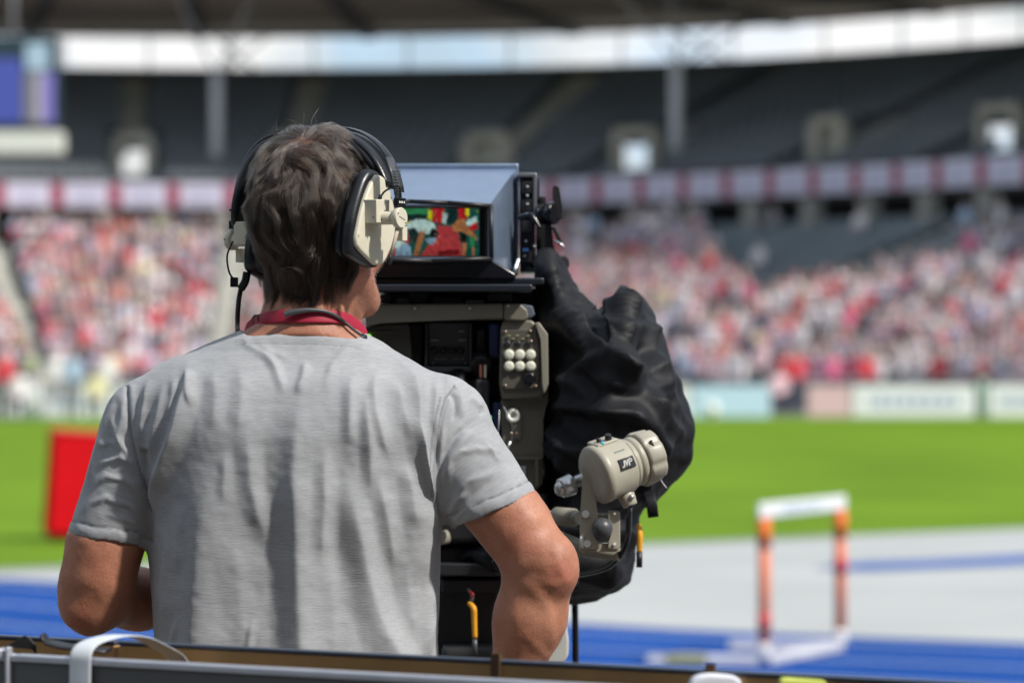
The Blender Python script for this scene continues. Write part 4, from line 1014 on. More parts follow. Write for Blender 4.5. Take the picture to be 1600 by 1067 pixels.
# ---------------------------------------------------------------- hair (real strands)
def head_d(p): return smin(face(p.astype(np.float32)), cone(p.astype(np.float32), neck0, neck1, .064, .0585), .03)
def head_n(p, e=.0015):
    g = np.stack([head_d(p+np.array(k)*e)-head_d(p-np.array(k)*e) for k in ((1, 0, 0), (0, 1, 0), (0, 0, 1))], 1)
    return g/np.maximum(np.linalg.norm(g, axis=1), 1e-9)[:, None]
rg = np.random.RandomState(5)
def scalp(N, seed):
    rg = np.random.RandomState(seed)
    d = rg.normal(size=(N*3, 3)); d /= np.linalg.norm(d, axis=1)[:, None]
    q = d*(.0765, .097, .107)
    p = HC+(q@HR.T)
    for _ in range(4):
        n = head_n(p); p = p-n*head_d(p)[:, None]
    q = (p-HC)@HR; l, f, u = q.T
    # hairline: high at the forehead, round the ears, down to the nape
    low = np.interp(f, [-.12, -.07, -.045, -.02, .0, .02, .045, .07, .09, .11], [-.118, -.110, -.098, -.070, -.025, -.02, .03, .055, .066, .07])
    low = low+.012*(np.abs(l) < .02)*(f < -.05)*0
    keep = u > low+rg.normal(size=len(u))*.004
    x, y = 800+F*p[:, 0]/p[:, 1], 533.5+F*(CZ-p[:, 2])/p[:, 1]
    thin = .55*np.exp(-((x-545)**2+(y-218)**2)/400.)
    keep &= rg.rand(len(u)) > thin
    return p[keep][:N]
# the nape also needs roots on the neck
def nape(N, seed):
    rg = np.random.RandomState(seed); px_ = rg.uniform(398, 560, N); py_ = rg.uniform(395, 462, N)
    p = np.stack([(px_-800)/F*5.40, np.full(N, 5.36), CZ-(py_-533.5)/F*5.40], 1)
    for _ in range(6): n = head_n(p); p = p-n*head_d(p)[:, None]
    q = (p-HC)@HR; k = (q[:, 1] < -.01) & (q[:, 2] < -.05) & (py_ < np.interp(px_, [400, 440, 500, 525, 545], [455, 462, 460, 445, 415])); return p[k]
whorl = H(.012, -.050, .098)
def grow(roots, nseg, seg, seed, lift=.35, rand=.0, wav=1.):
    rg = np.random.RandomState(seed); N = len(roots); P_ = np.zeros((N, nseg+1, 3)); P_[:, 0] = roots
    n = head_n(roots); q0 = (roots-HC)@HR
    away = roots-whorl; away -= n*(away*n).sum(1)[:, None]; aw = away/np.maximum(np.linalg.norm(away, axis=1), 1e-6)[:, None]
    sw = np.cross(n, aw); d = n*lift+aw*.8+sw*.45*np.exp(-np.linalg.norm(away, axis=1)/.05)[:, None]+rg.normal(size=(N, 3))*rand
    top = np.clip((q0[:, 2]-.02)/.08, 0, 1)
    p = roots.copy(); L = rg.uniform(.75, 1.15, N)
    tgt = rg.uniform(.002, .008, N)+.006*np.clip((q0[:, 2]+.03)/.1, 0, 1)*rg.uniform(.4, 1, N)+.004*(np.abs(q0[:, 0]) < .05)*(q0[:, 1] < 0)
    tgt *= np.clip((q0[:, 2]+.125)/.05, .35, 1)
    for k in range(nseg):
        nn = head_n(p); dist = head_d(p)
        cn_ = np.stack([vnoise(p+3.1, 42), vnoise(p+7.7, 42), vnoise(p+11.9, 42)], 1)
        cn2 = np.stack([vnoise(p+1.1, 95), vnoise(p+5.7, 95), vnoise(p+2.9, 95)], 1)
        d = d*.72+np.array((0, 0, -.34))*(1-.75*top[:, None])+cn_*.42*wav+cn2*.25*wav+aw*.10*top[:, None]
        d -= nn*(d*nn).sum(1)[:, None]*np.where(dist > tgt, .85, .25)[:, None]
        d += nn*((tgt-dist)*14)[:, None].clip(-.5, .5)
        d /= np.linalg.norm(d, axis=1)[:, None]
        p = p+d*(seg*L)[:, None]
        dd_ = head_d(p); pen = np.maximum(.0012-dd_, 0); p = p+head_n(p)*pen[:, None]
        P_[:, k+1] = p
    return P_
ng, ns = 2600, 13
gr = np.concatenate([scalp(ng, 21), nape(700, 22)]); GP = grow(gr, ns, .0042, 23, wav=.85)
cr_ = np.concatenate([scalp(38000, 24), nape(10000, 25)])
from mathutils.kdtree import KDTree
kd = KDTree(len(gr)); [kd.insert(p, i) for i, p in enumerate(gr)]; kd.balance()
near = np.array([[i for _, i, _ in kd.find_n(p, 2)] for p in cr_])
rg = np.random.RandomState(31); pk = near[np.arange(len(cr_)), (rg.rand(len(cr_)) < .25).astype(int)]
off = cr_-gr[pk]; tt = np.linspace(0, 1, ns+1)[None, :, None]
CP = GP[pk]+off[:, None, :]*(1-.42*tt**.8)+rg.normal(size=(len(cr_), 1, 3))*.0018*tt+np.cumsum(rg.normal(size=(len(cr_), ns+1, 3))*.00022, axis=1)
fly = grow(scalp(260, 41), 13, .0042, 42, lift=1.1, rand=.5, wav=1.8)
fl2 = scalp(700, 43); fl2 = fl2[fl2[:, 2] > H(0, 0, .07)[2]][:60]; FL = [fl2]; dirs = head_n(fl2)*1.0+np.random.RandomState(3).normal(size=(len(fl2), 3))*.35; 
for k in range(13): dirs = dirs+np.array((0, 0, -.03))+np.stack([vnoise(FL[-1]+a, 60) for a in (1., 4., 8.)], 1)*.25; dirs /= np.linalg.norm(dirs, axis=1)[:, None]; FL.append(FL[-1]+dirs*.0030)
FL = np.stack(FL, 1)
ALL = np.concatenate([CP, fly, FL]); sh = (ALL[:, 0]-HC)@HR
# grey on the crown and temples, brown below
grey = np.clip((sh[:, 2]-.05)/.05, 0, 1)*.75+.08; tone = (np.random.RandomState(8).rand(len(ALL)) < grey*.55).astype(float)*np.random.RandomState(9).uniform(.5, 1, len(ALL))
hc_ = bpy.data.hair_curves.new('hair'); hc_.add_curves([ns+1]*len(ALL))
w = WL[man.name]
hc_.attributes['position'].data.foreach_set('vector', ALL.astype(np.float32).ravel())
rad = np.tile(np.linspace(1, .35, ns+1), (len(ALL), 1))*np.random.RandomState(2).uniform(.00008, .00017, (len(ALL), 1))
ra = hc_.attributes.get('radius') or hc_.attributes.new('radius', 'FLOAT', 'POINT'); ra.data.foreach_set('value', rad.astype(np.float32).ravel())
ta = hc_.attributes.new('tone', 'FLOAT', 'CURVE'); ta.data.foreach_set('value', tone.astype(np.float32))
hm = bpy.data.materials.new('hair_strands'); hm.use_nodes = True; n = hm.node_tree; n.nodes.clear()
ho = n.nodes.new('ShaderNodeOutputMaterial'); hb = n.nodes.new('ShaderNodeBsdfHairPrincipled'); hb.parametrization = 'COLOR'
ha = n.nodes.new('ShaderNodeAttribute'); ha.attribute_name = 'tone'; hx = n.nodes.new('ShaderNodeMixRGB')
hx.inputs['Color1'].default_value = (.011, .0062, .0038, 1); hx.inputs['Color2'].default_value = (.21, .175, .145, 1)
n.links.new(ha.outputs['Fac'], hx.inputs['Fac']); n.links.new(hx.outputs[0], hb.inputs['Color']); hb.inputs['Roughness'].default_value = .24; hb.inputs['Radial Roughness'].default_value = .45
hb.inputs['Random Roughness'].default_value = .3
n.links.new(hb.outputs[0], ho.inputs['Surface']); hc_.materials.append(hm)
hobj = bpy.data.objects.new('hair', hc_); col.objects.link(hobj); hobj.parent = man
# fine hair on the forearms
ra_ = np.random.RandomState(77); ah = []
for A0, A1, c0 in ((S(852, 900), wrR, 0), (S(150, 880), elL+(wrL-elL)*.6, 1)):
    dn_ = unit(np.array(A1)-np.array(A0)); m_ = ((x2 > 770) & (y2 > 840)) if c0 == 0 else ((x2 < 235) & (y2 > 870)); ids = ra_.choice(np.nonzero(m_)[0], 1500)
    p_ = bv[ids]+bn[ids]*.0001; d_ = dn_+bn[ids]*.35+ra_.normal(size=(1500, 3))*.22; d_ /= np.linalg.norm(d_, axis=1)[:, None]; L_ = ra_.uniform(.003, .008, (1500, 1))
    ah.append(np.stack([p_, p_+d_*L_*.5, p_+(d_+np.array((0, 0, -.25)))*L_], 1))
ah = np.concatenate(ah); hc3 = bpy.data.hair_curves.new('arm_hair'); hc3.add_curves([3]*len(ah)); hc3.attributes['position'].data.foreach_set('vector', ah.astype(np.float32).ravel())
ra = hc3.attributes.get('radius') or hc3.attributes.new('radius', 'FLOAT', 'POINT'); ra.data.foreach_set('value', np.tile(np.array((.00005, .00004, .00002), np.float32), len(ah)))
ta = hc3.attributes.new('tone', 'FLOAT', 'CURVE'); ta.data.foreach_set('value', (ra_.rand(len(ah))*.6).astype(np.float32)); hc3.materials.append(hm)
o = bpy.data.objects.new('arm_hair', hc3); col.objects.link(o); o.parent = man
# stubble along the jaw
sb_ = scalp(1, 1)
rs_ = np.random.RandomState(51); d = rs_.normal(size=(16000, 3)); d /= np.linalg.norm(d, axis=1)[:, None]; p = HC+((d*(.07, .09, .12)+(0, .03, -.06))@HR.T)
for _ in range(5): nn = head_n(p); p = p-nn*head_d(p)[:, None]
q = (p-HC)@HR; k = (q[:, 1] > .008) & (q[:, 2] < -.045) & (q[:, 2] > -.15) & ((np.abs(q[:, 0]) > .03) | (q[:, 2] < -.09)) & (rs_.rand(len(q)) < .6); p = p[k]; nn = head_n(p)
dr = nn*.6+np.array((0, 0, -.8))+rs_.normal(size=p.shape)*.3; dr /= np.linalg.norm(dr, axis=1)[:, None]
SB = np.stack([p, p+dr*.0015, p+dr*.0028], 1); hc2 = bpy.data.hair_curves.new('stubble'); hc2.add_curves([3]*len(SB))
hc2.attributes['position'].data.foreach_set('vector', SB.astype(np.float32).ravel()); ra = hc2.attributes.get('radius') or hc2.attributes.new('radius', 'FLOAT', 'POINT')
ra.data.foreach_set('value', np.tile(np.array((.00011, .0001, .00005), np.float32), len(SB)))
ta = hc2.attributes.new('tone', 'FLOAT', 'CURVE'); ta.data.foreach_set('value', (rs_.rand(len(SB)) < .45).astype(np.float32)); hc2.materials.append(hm)
o = bpy.data.objects.new('stubble', hc2); col.objects.link(o); o.parent = man
# ================================================================ HEADSET
hs = thing('headset', tuple(H(0, .02, .10)), 'black padded headset with cream ear cups worn by the cameraman', 'headset')
HC0 = HC.copy()
def to_fu(px, py, l): b = HC0+hl_*l; x0 = 800+F*b[0]/b[1]; return ((px-x0)/F*b[1]/math.sin(PHI), (533.5-py)/F*b[1]+CZ-HC0[2])
def poly_sd(x, y, pl):
    pl = np.array(pl); d = np.full(x.shape, 1e9); ins = np.zeros(x.shape, bool); n = len(pl)
    for i in range(n):
        a, b = pl[i], pl[(i+1) % n]; e = b-a; t = np.clip(((x-a[0])*e[0]+(y-a[1])*e[1])/(e@e), 0, 1)
        d = np.minimum(d, np.hypot(x-a[0]-t*e[0], y-a[1]-t*e[1]))
        c = ((a[1] > y) != (b[1] > y)) & (x < (b[0]-a[0])*(y-a[1])/(b[1]-a[1]+1e-12)+a[0]); ins ^= c
    return np.where(ins, -d, d)
shell = [to_fu(x, y, .112) for x, y in [(593, 275), (603, 279), (611, 296), (619, 335), (617, 372), (605, 404), (597, 412), (588, 410), (563, 384), (566, 350), (574, 315), (584, 288)]]
pad = [to_fu(x, y, .100) for x, y in [(577, 264), (592, 268), (604, 292), (612, 335), (608, 378), (596, 406), (588, 418), (572, 416), (547, 398), (548, 350), (556, 312), (566, 280)]]
def sp_(pl, k=5):
    V_ = [Vector((a, b, 0)) for a, b in pl]; n = len(V_); o = []
    for i in range(n):
        p0, p1, p2, p3 = V_[i-1], V_[i], V_[(i+1) % n], V_[(i+2) % n]
        for j in range(k):
            t = j/k; c = .5*((2*p1)+(p2-p0)*t+(2*p0-5*p1+4*p2-p3)*t*t+(3*p1-p0-3*p2+p3)*t**3); l = p1.lerp(p2, t); o.append(tuple((c*.75+l*.25)[:2]))
    return o
shell = sp_(shell); pad = sp_(pad)
def slab(poly, l0, l1, rnd, sgn, infl=0., dome=0.):
    def f(p):
        q = (p-HC.astype(np.float32))@HR; l = q[..., 0]*sgn
        s2 = poly_sd(q[..., 1], q[..., 2], poly)-infl
        mid, hw = (l0+l1)/2, (l1-l0)/2
        a = s2+rnd; b = np.abs(l-mid+dome*np.clip(s2/.03, -1, 0))-hw+rnd
        return np.hypot(np.maximum(a, 0), np.maximum(b, 0))+np.minimum(np.maximum(a, b), 0)-rnd
    return f
def hmesh(name, f, m, parent, h=.0016, c=(0, 0, 0), r=.13):
    c = HC+np.array(c); v, q = surface(f, c-r, c+r, h); v = relax(v, q, 1); return link_mesh(name, np_mesh(name, v, q), m, parent)
HC0 = HC.copy()
for sg in (1, -1):
    HC = HC0+(np.array((.014, 0, -.020)) if sg < 0 else 0)     # the band sits a little lower on the left
    cc = hl_*.1*sg
    def padf(p, sg=sg):
        a = slab(pad, .082, .104, .010, sg)(p); b = slab(pad, .068, .086, .009, sg, -.004)(p)
        return smin(a, b, .003)
    pdm = hmesh('ear_pad', padf, M['leather'], hs, .0018, cc, .10)
    shm = hmesh('ear_cup', slab(shell, .099, .1095, .0035, sg, .0015 if sg > 0 else -.010, .0015), M['ivory'], hs, .0015, cc, .10)
    if sg < 0: HC = HC0+np.array((.007, 0, -.027))
    def J(px, py, l): 
        f_, u_ = to_fu(px, py, l); return Vector(H(l*sg, f_, u_))
    axm = Matrix((Vector(hf_), Vector(hl_)*sg, Vector(hu_))).transposed()
    mb = MB(); c0 = J(588, 331, .1175); mb.box(c0, (.032, .024, .033), 0, .0012, axm); blk = mb.build('pivot_block', M['ivory'], hs)
    pc = J(600, 341, .130); pe = pc+Vector(hl_)*sg*.020+Vector(hf_)*.008
    mb = MB(); mb.cyl(pc-Vector(hl_)*sg*.010, pe, .0095, .0095, 20); mb.build('pivot_arm', M['ivory'], blk)
    mb = MB(); mb.lathe(pe-Vector(hl_)*sg*.004, Vector(hl_)*sg, [(0, .013), (.001, .0145), (.008, .0145), (.0095, .0135)], 32); kn = mb.build('pivot_disc', M['ivory'], blk)
    mb = MB(); e1 = pe+Vector(hl_)*sg*.0058; mb.tube([e1-Vector(hf_)*.007+Vector(hu_)*.002, e1+Vector(hf_)*.007-Vector(hu_)*.003], .0004, 6); mb.sphere(e1-Vector(hf_)*.010+Vector(hu_)*.006, .0011, 8); mb.sphere(e1+Vector(hf_)*.009-Vector(hu_)*.007, .0011, 8); mb.build('screw', M['black'], kn)
    mb = MB(); 
    for q_ in ((585, 341), (597, 344)): mb.sphere(J(*q_, .1345), .0013, 8)
    mb.build('rivet', M['black'], blk)
    # slider strap up to the headband
    st = pe-Vector(hl_)*sg*.004+Vector(hf_)*.004
    mb = MB(); mb.ribbon([st, st+Vector(hu_)*.03+Vector(hf_)*.002-Vector(hl_)*sg*.001, st+Vector(hu_)*.06+Vector(hf_)*.0-Vector(hl_)*sg*.006, st+Vector(hu_)*.085-Vector(hl_)*sg*.016][:4 if sg > 0 else 3], Vector(hf_), .016, .004)
    for z_ in (np.linspace(.012, .07, 14) if sg > 0 else []): mb.box(st+Vector(hu_)*z_+Vector(hl_)*sg*(.0022-.00007*z_*z_*0-.07*max(z_-.03, 0)), (.0135, .0008, .0015), 0, 0, axm)
    sl_ = mb.build('slider', M['darkgrey'] if sg > 0 else M['black'], hs)
    mb = MB(); mb.box(st+Vector(hu_)*.022+Vector(hl_)*sg*.003, (.021, .007, .012), 0, .001, axm); cl = mb.build('slider_clamp', M['gloss'], sl_)
    mb = MB()
    for w_ in (-.006, -.0025, .001, .0055): mb.box(st+Vector(hu_)*.022+Vector(hl_)*sg*.0068+Vector(hf_)*w_, (.0022, .0004, .003), 0, 0, axm)
    mb.build('clamp_lettering', M['white'], cl)
    mb = MB(); mb.box(st-Vector(hu_)*.022+Vector(hf_)*.010, (.012, .010, .020), 0, .001, axm); mb.build('pivot_foot', M['ivory'], blk)
    w0 = J(593, 312, .120)
    mb = MB(); mb.tube([w0, w0+Vector(hu_)*.012+Vector(hf_)*.006+Vector(hl_)*sg*.006, st+Vector(hu_)*.044-Vector(hf_)*.008+Vector(hl_)*sg*.005, st+Vector(hu_)*.038-Vector(hf_)*.002+Vector(hl_)*sg*.005, st+Vector(hu_)*.012+Vector(hl_)*sg*.004], .0014, 8)
    mb.cyl(w0-Vector(hu_)*.001, w0+Vector(hu_)*.006+Vector(hf_)*.003, .0028); mb.build('ear_wire', M['gloss'], shm)
    if sg == 1:      # folded microphone boom hanging from the right pivot
        b0 = pe-Vector(hu_)*.010; b1 = Vector(S(611, 398, b0.y-.004)); mb = MB(); mb.ribbon([b0, (b0+b1)/2, b1], Vector(hf_), .0075, .003); bo = mb.build('microphone_boom', mat('boom_beige', (.50, .42, .33), .5), hs)
        b2 = Vector(S(609, 413, b0.y)); mb = MB(); mb.ribbon([b1, (b1+b2)/2, b2], Vector(hf_), .0078, .0036); mb.build('boom_tip', M['black'], bo)
HC = HC0
# headband: inner cushion and outer sprung band
def bandpt(th, grow_, fo=0.):
    c_ = math.cos(th); grow_ = grow_+.016*max(0, c_); cq = math.copysign(abs(c_)**(.22 if c_ > 0 else 1), c_); return Vector(H(-(.112+grow_)*cq, .018*math.sin(th)+fo+.030*(1-1.25*max(0, c_)), -.005+(.112+grow_)*math.sin(th)-.020*max(0, c_)))
ths = np.linspace(R(18), R(162), 40)
wd = [Vector(hf_)]*40
mb = MB(); ww = [.022+.022*max(0, math.sin((t-R(18))/R(144)*math.pi))**.5+.004 for t in ths]; mb.ribbon([bandpt(t, .004) for t in ths], wd, ww, .009); mb.build('headband', M['leather'], hs)
ths2 = np.linspace(R(0), R(150), 46)
ct = [.008+.010*max(0, math.sin((t-R(0))/R(150)*math.pi))**.35 for t in ths2]
mb = MB(); mb.ribbon([bandpt(t, -.004, -.004) for t in ths2], [Vector(hf_)]*46, [.022+.028*max(0, math.sin(t/R(150)*math.pi))**.4 for t in ths2], ct); mb.build('band_cushion', M['leather'], hs)
mb = MB(); mb.ribbon([bandpt(t, .0125, .010) for t in np.linspace(R(14), R(166), 40)], wd, .017, .0030); mb.build('spring_band', M['gloss'], hs)
# cable and plug leaving the left cup
l0 = Vector(S(386, 425, HC[1]+.01))
mb = MB(); mb.tube([l0, Vector(S(383, 440, l0.y)), Vector(S(376, 452, l0.y))], .0058); mb.box(Vector(S(366, 441, l0.y)), (.011, .012, .014), 0, .001); mb.build('plug', M['gloss'], hs)
mb = MB(); mb.tube([Vector(S(377, 448, l0.y)), Vector(S(373, 470, l0.y)), Vector(S(371, 500, l0.y+.02)), Vector(S(372, 530, l0.y+.08)), Vector(S(380, 640, l0.y+.16)), Vector(S(400, 900, l0.y+.16)), Vector(S(430, 1150, l0.y+.12))], .0036); mb.build('cable', M['gloss'], hs)
mb = MB(); mb.tube([Vector(S(363, 378, l0.y)), Vector(S(355, 400, l0.y)), Vector(S(358, 425, l0.y)), Vector(S(366, 437, l0.y))], .0014, 8); mb.build('thin_wire', M['gloss'], hs)

# ---------------------------------------------------------------- lanyard and neckband
def neckpath(ph, py, r=.0675, dy=0):
    """ring round the neck; ph 0 = nape, + to his right"""
    return Vector((((478-800)/F*5.46)+math.sin(ph)*(r+.004), 5.472-math.cos(ph)*r+dy, CZ-(py-533.5)/F*5.42))
M['red'] = mat('crimson_ribbon', (.34, .005, .032), .55, bump=(900, .2, .0004))
ly = thing('lanyard', tuple(neckpath(0, 495)), 'crimson lanyard ribbon round the cameraman\'s neck above the shirt collar', 'lanyard')
phs = np.linspace(R(-112), R(112), 50); pts = []; wds = []
for p_ in phs:
    a = abs(p_); yy = 494+(3 if p_ < 0 else 1)*(a*.9)**2+(12 if p_ > 0 else 4)*max(0, a-.5)**1.5+(20*max(0, a-1.2))
    pt = neckpath(p_, yy, .069); q = np.array([pt])
    for _ in range(5):
        dd2 = body(q.astype(np.float32))[0]; g = np.array([[(body((q+np.array(k)*.002).astype(np.float32))-body((q-np.array(k)*.002).astype(np.float32)))[0] for k in ((1, 0, 0), (0, 1, 0))]]).ravel(); g = g/max(np.linalg.norm(g), 1e-6)
        q[0, :2] -= g*(dd2-.0035)*.8
    pts.append(Vector(q[0])); wds.append(Vector((0, 0, 1))+Vector((-math.sin(p_), math.cos(p_), 0))*.25)
def smooth_pts(P_, it=6):
    for _ in range(it): P_ = [P_[0]]+[(P_[i-1]+P_[i]*2+P_[i+1])/4 for i in range(1, len(P_)-1)]+[P_[-1]]
    return P_
pts = smooth_pts(pts)
a_, b_ = pts[0], pts[-1]
front = lambda e, s: [e+Vector((s*.004, .03, -.012)), e+Vector((-s*.01, .075, -.06)), Vector(((-.315)+s*.03, 5.63, e.z-.16)), Vector((-.315, 5.65, e.z-.32))]
full = front(a_, -1)[::-1]+pts+front(b_, 1)
wf = [Vector((1, 0, 0))]*3+[Vector((.5, 0, .8))]+wds+[Vector((-.5, 0, .8))]+[Vector((-1, 0, 0))]*3
mb = MB(); mb.ribbon(full, wf, .0188, .0016); mb.build('ribbon', M['red'], ly)
mb = MB(); mb.box((-.315, 5.655, full[0].z-.06), (.09, .003, .13), 0, .001); mb.build('badge', M['white'], ly)
nb = thing('neckband', tuple(neckpath(.2, 486)), 'dark grey curved neckband lying over the top of the crimson lanyard', 'neckband')
pl_ = []
for px_, py_, off_ in [(444, 492, .0135), (452, 489, .0115), (468, 486, .0095), (485, 484.5, .0075), (505, 486, .0065), (522, 492, .0065), (537, 502, .0065), (550, 513, .0065), (562, 522, .0065), (572, 528, .006)]:
    q = np.array([P(px_, py_, 5.40)])
    for _ in range(8):
        d_ = body(q.astype(np.float32))[0]-off_; q = np.array([P(px_, py_, q[0, 1]+np.clip(d_, -.02, .02)*.9)])
        if q[0, 1] > 5.50: q = np.array([P(px_, py_, 5.47)]); break
    pl_.append(Vector(q[0]))
mb = MB(); mb.tube(pl_+[pl_[-1]+Vector((-.01, .06, -.03)), pl_[-1]+Vector((-.04, .12, -.12))], .003, 10, [.0048, .0046, .0036, .0026, .0024, .0022, .0022, .0022, .0022]); mb.build('band', M['darkgrey'], nb)
q0 = Vector(P(403, 497, 5.42)); mb = MB(); mb.tube([q0+Vector((0, 0, .003)), q0+Vector((-.005, 0, .003)), q0+Vector((-.008, 0, -.003)), q0+Vector((-.007, .003, -.008))], .0016, 8); mb.tube([q0+Vector((0, .0, .004)), q0+Vector((.0, .012, -.004))], .0016, 8); mb.build('hook', M['darkgrey'], nb)

# ================================================================ THE TELEVISION CAMERA
tv = thing('television_camera', tuple(P(760, 1000, 6.1)), 'large olive grey broadcast camera with black viewfinder hood showing athletes on red ground', 'television camera')
# --- viewfinder
mb = MB()
Df, Db = 5.98, 6.22; Ds_ = Df+.054
def frus(a, b, Da, Db_, th):
    """open hood: outer frustum between near opening a and far rim b (photo pixels)"""
    (ax0, ay0, ax1, ay1), (bx0, by0, bx1, by1) = a, b
    A = [P(x, y, Da) for x, y in ((ax0, ay0), (ax1, ay0), (ax1, ay1), (ax0, ay1))]; B = [P(x, y, Db_) for x, y in ((bx0, by0), (bx1, by0), (bx1, by1), (bx0, by1))]
    Ai = [P(x, y, Da) for x, y in ((ax0+th, ay0+th), (ax1-th, ay0+th), (ax1-th, ay1-th), (ax0+th, ay1-th))]
    Bi = [P(x, y, Db_-.03) for x, y in ((ax0+th, ay0+th), (ax1-th, ay0+th), (ax1-th, ay1-th), (ax0+th, ay1-th))]
    for i in range(4):
        j = (i+1) % 4; mb.prism([A[i], A[j], B[j], B[i]], [Ai[i], Ai[j], Bi[j], Bi[i]])
frus((585, 320, 765, 405), (536, 263, 807, 431), Df, Db, 3)
hood = mb.build('viewfinder', M['hood'], tv)
mb = MB(); mb.bpx(534, 256, 809, 263, Db-.004, Db+.02, .002); mb.bpx(803, 256, 810, 430, Db-.003, Db+.02, .002); mb.bpx(534, 256, 541, 430, Db-.003, Db+.02, .002); mb.build('back_flange', M['hood'], hood)
mb = MB(); mb.bpx(541, 264, 803, 428, Db+.0, Db+.11, .004); mb.build('housing', M['black'], hood)
mb = MB()   # rubber edge round the opening
c_ = [(583, 318), (640, 315), (700, 317), (767, 322), (768, 404), (675, 408), (583, 406)]
for (xa, ya), (xb, yb) in zip(c_, c_[1:]+[c_[0]]): mb.cyl(P(xa, ya, Df-.001), P(xb, yb, Df-.001), .0036, .0036, 10, 0); mb.sphere(P(xa, ya, Df-.001), .0036, 10)
mb.build('rubber_edge', M['black'], hood)
mb = MB(); mb.bpx(588, 322, 764, 324.5, Df+.003, Ds_, 0); mb.bpx(588, 400, 764, 402.5, Df+.003, Ds_, 0); mb.bpx(588, 322, 591, 402, Df+.0035, Ds_, 0); mb.bpx(758, 322, 761.5, 402, Df+.0035, Ds_, 0); mb.build('recess_lining', M['black'], hood)
Ds = Df+.055
mb = MB(); mb.bpx(588, 312, 762, 410, Ds+.004, Ds+.02, 0); mb.build('screen_bezel', M['gloss'], hood)
# the picture on the screen: a running track start, blurred athletes bending forward
cols = {'teal': (.004, .085, .065), 'dgreen': (.004, .03, .03), 'red': (.55, .012, .02), 'track': (.50, .05, .055), 'white': (.55, .78, .74), 'pale': (.35, .62, .60), 'skin': (.42, .17, .06), 'dark': (.012, .012, .012),
        'yellow': (.75, .75, .02), 'bluew': (.25, .42, .55), 'blk': (.003, .005, .006), 'maroon': (.18, .008, .012), 'green': (.03, .28, .10)}
shp = [('teal', [(606, 322), (749, 322), (749, 402), (606, 402)]), ('green', [(606, 322), (672, 322), (670, 334), (640, 336), (606, 334)]), ('dgreen', [(606, 334), (672, 336), (690, 352), (606, 352)]),
       ('track', [(684, 352), (704, 354), (716, 365), (724, 402), (655, 402), (668, 385), (680, 370)]), ('track', [(606, 370), (640, 362), (636, 402), (606, 402)]), ('maroon', [(684, 392), (717, 389), (717, 398), (686, 400)]),
       ('red', [(674, 322), (694, 322), (693, 344), (687, 350), (676, 347)]), ('yellow', [(669, 328), (675, 330), (674, 346), (668, 342)]), ('white', [(692, 332), (699, 334), (697, 350), (690, 348)]), ('yellow', [(633, 347), (645, 346), (640, 350), (632, 350)]),
       ('white', [(636, 349), (648, 343), (664, 343), (678, 349), (682, 360), (672, 366), (660, 364), (652, 374), (642, 374), (635, 362)]), ('dgreen', [(636, 358), (648, 356), (656, 366), (654, 378), (641, 378)]),
       ('skin', [(655, 362), (664, 361), (660, 380), (653, 401), (645, 401), (651, 380)]), ('blk', [(672, 360), (680, 357), (686, 364), (684, 371), (675, 372), (670, 367)]), ('bluew', [(664, 374), (678, 371), (682, 374), (677, 383), (668, 380)]),
       ('bluew', [(618, 388), (630, 376), (642, 386), (644, 401), (618, 401)]), ('white', [(612, 372), (624, 368), (632, 380), (622, 388), (612, 386)]),
       ('dgreen', [(698, 322), (716, 322), (716, 345), (706, 352), (700, 346)]), ('red', [(717, 322), (728, 322), (730, 340), (722, 348), (716, 340)]), ('yellow', [(725, 322), (732, 322), (734, 336), (729, 340)]),
       ('skin', [(706, 353), (716, 342), (727, 342), (728, 350), (740, 364), (746, 372), (744, 376), (733, 368), (722, 362), (714, 364), (708, 361)]), ('white', [(730, 344), (744, 338), (746, 350), (733, 354), (728, 350)]), ('red', [(730, 356), (746, 346), (747, 358), (738, 360)]),
       ('blk', [(718, 362), (730, 368), (728, 380), (720, 378)]), ('skin', [(722, 378), (729, 380), (728, 402), (723, 402)]), ('green', [(733, 366), (742, 372), (741, 388), (736, 388)]), ('skin', [(738, 386), (742, 388), (741, 402), (737, 402)]), ('teal', [(730, 322), (749, 322), (749, 334), (740, 336)])]
nx_, ny_ = 190, 106
gx, gy = np.meshgrid(np.linspace(606, 749, nx_), np.linspace(322, 402, ny_))
wx = np.stack([gx.ravel(), gy.ravel(), np.zeros(gx.size)], 1)
jx = gx+1.2*vnoise(wx, .33).reshape(gx.shape)+.5*vnoise(wx+9, .9).reshape(gx.shape); jy = gy+1.2*vnoise(wx+31, .33).reshape(gx.shape)+.5*vnoise(wx+57, .9).reshape(gx.shape)
img = np.zeros(gx.shape+(3,))
for k_, (c, pl) in enumerate(shp):
    d_ = poly_sd(jx, jy, pl); a_ = np.clip(.5-d_/2.6, 0, 1)[..., None] if k_ else 1.
    sh_ = (1+.35*vnoise(wx+k_*7, .22).reshape(gx.shape))[..., None]; img = img*(1-a_)+np.array(cols[c])*sh_*a_
rs2 = np.random.RandomState(12)      # limbs, kit and crowd detail
for _ in range(130):
    cx_, cy_ = rs2.uniform(606, 749), rs2.uniform(322, 402); w_, h_, a0 = rs2.uniform(.8, 3.6), rs2.uniform(.6, 1.8), rs2.uniform(0, 3.1)
    q1, q2 = (gx-cx_)*math.cos(a0)+(gy-cy_)*math.sin(a0), -(gx-cx_)*math.sin(a0)+(gy-cy_)*math.cos(a0)
    iy_, ix_ = int((cy_-322)/80*(ny_-1)), int((cx_-606)/143*(nx_-1)); base = img[iy_, ix_]; oth = np.array(list(cols.values())[rs2.randint(len(cols))])
    a_ = (np.exp(-((q1/w_)**2+(q2/h_)**2)*1.2)*rs2.uniform(.3, .75))[..., None]; img = img*(1-a_)+(base*rs2.uniform(.25, 1.5)*.55+oth*.45)*a_
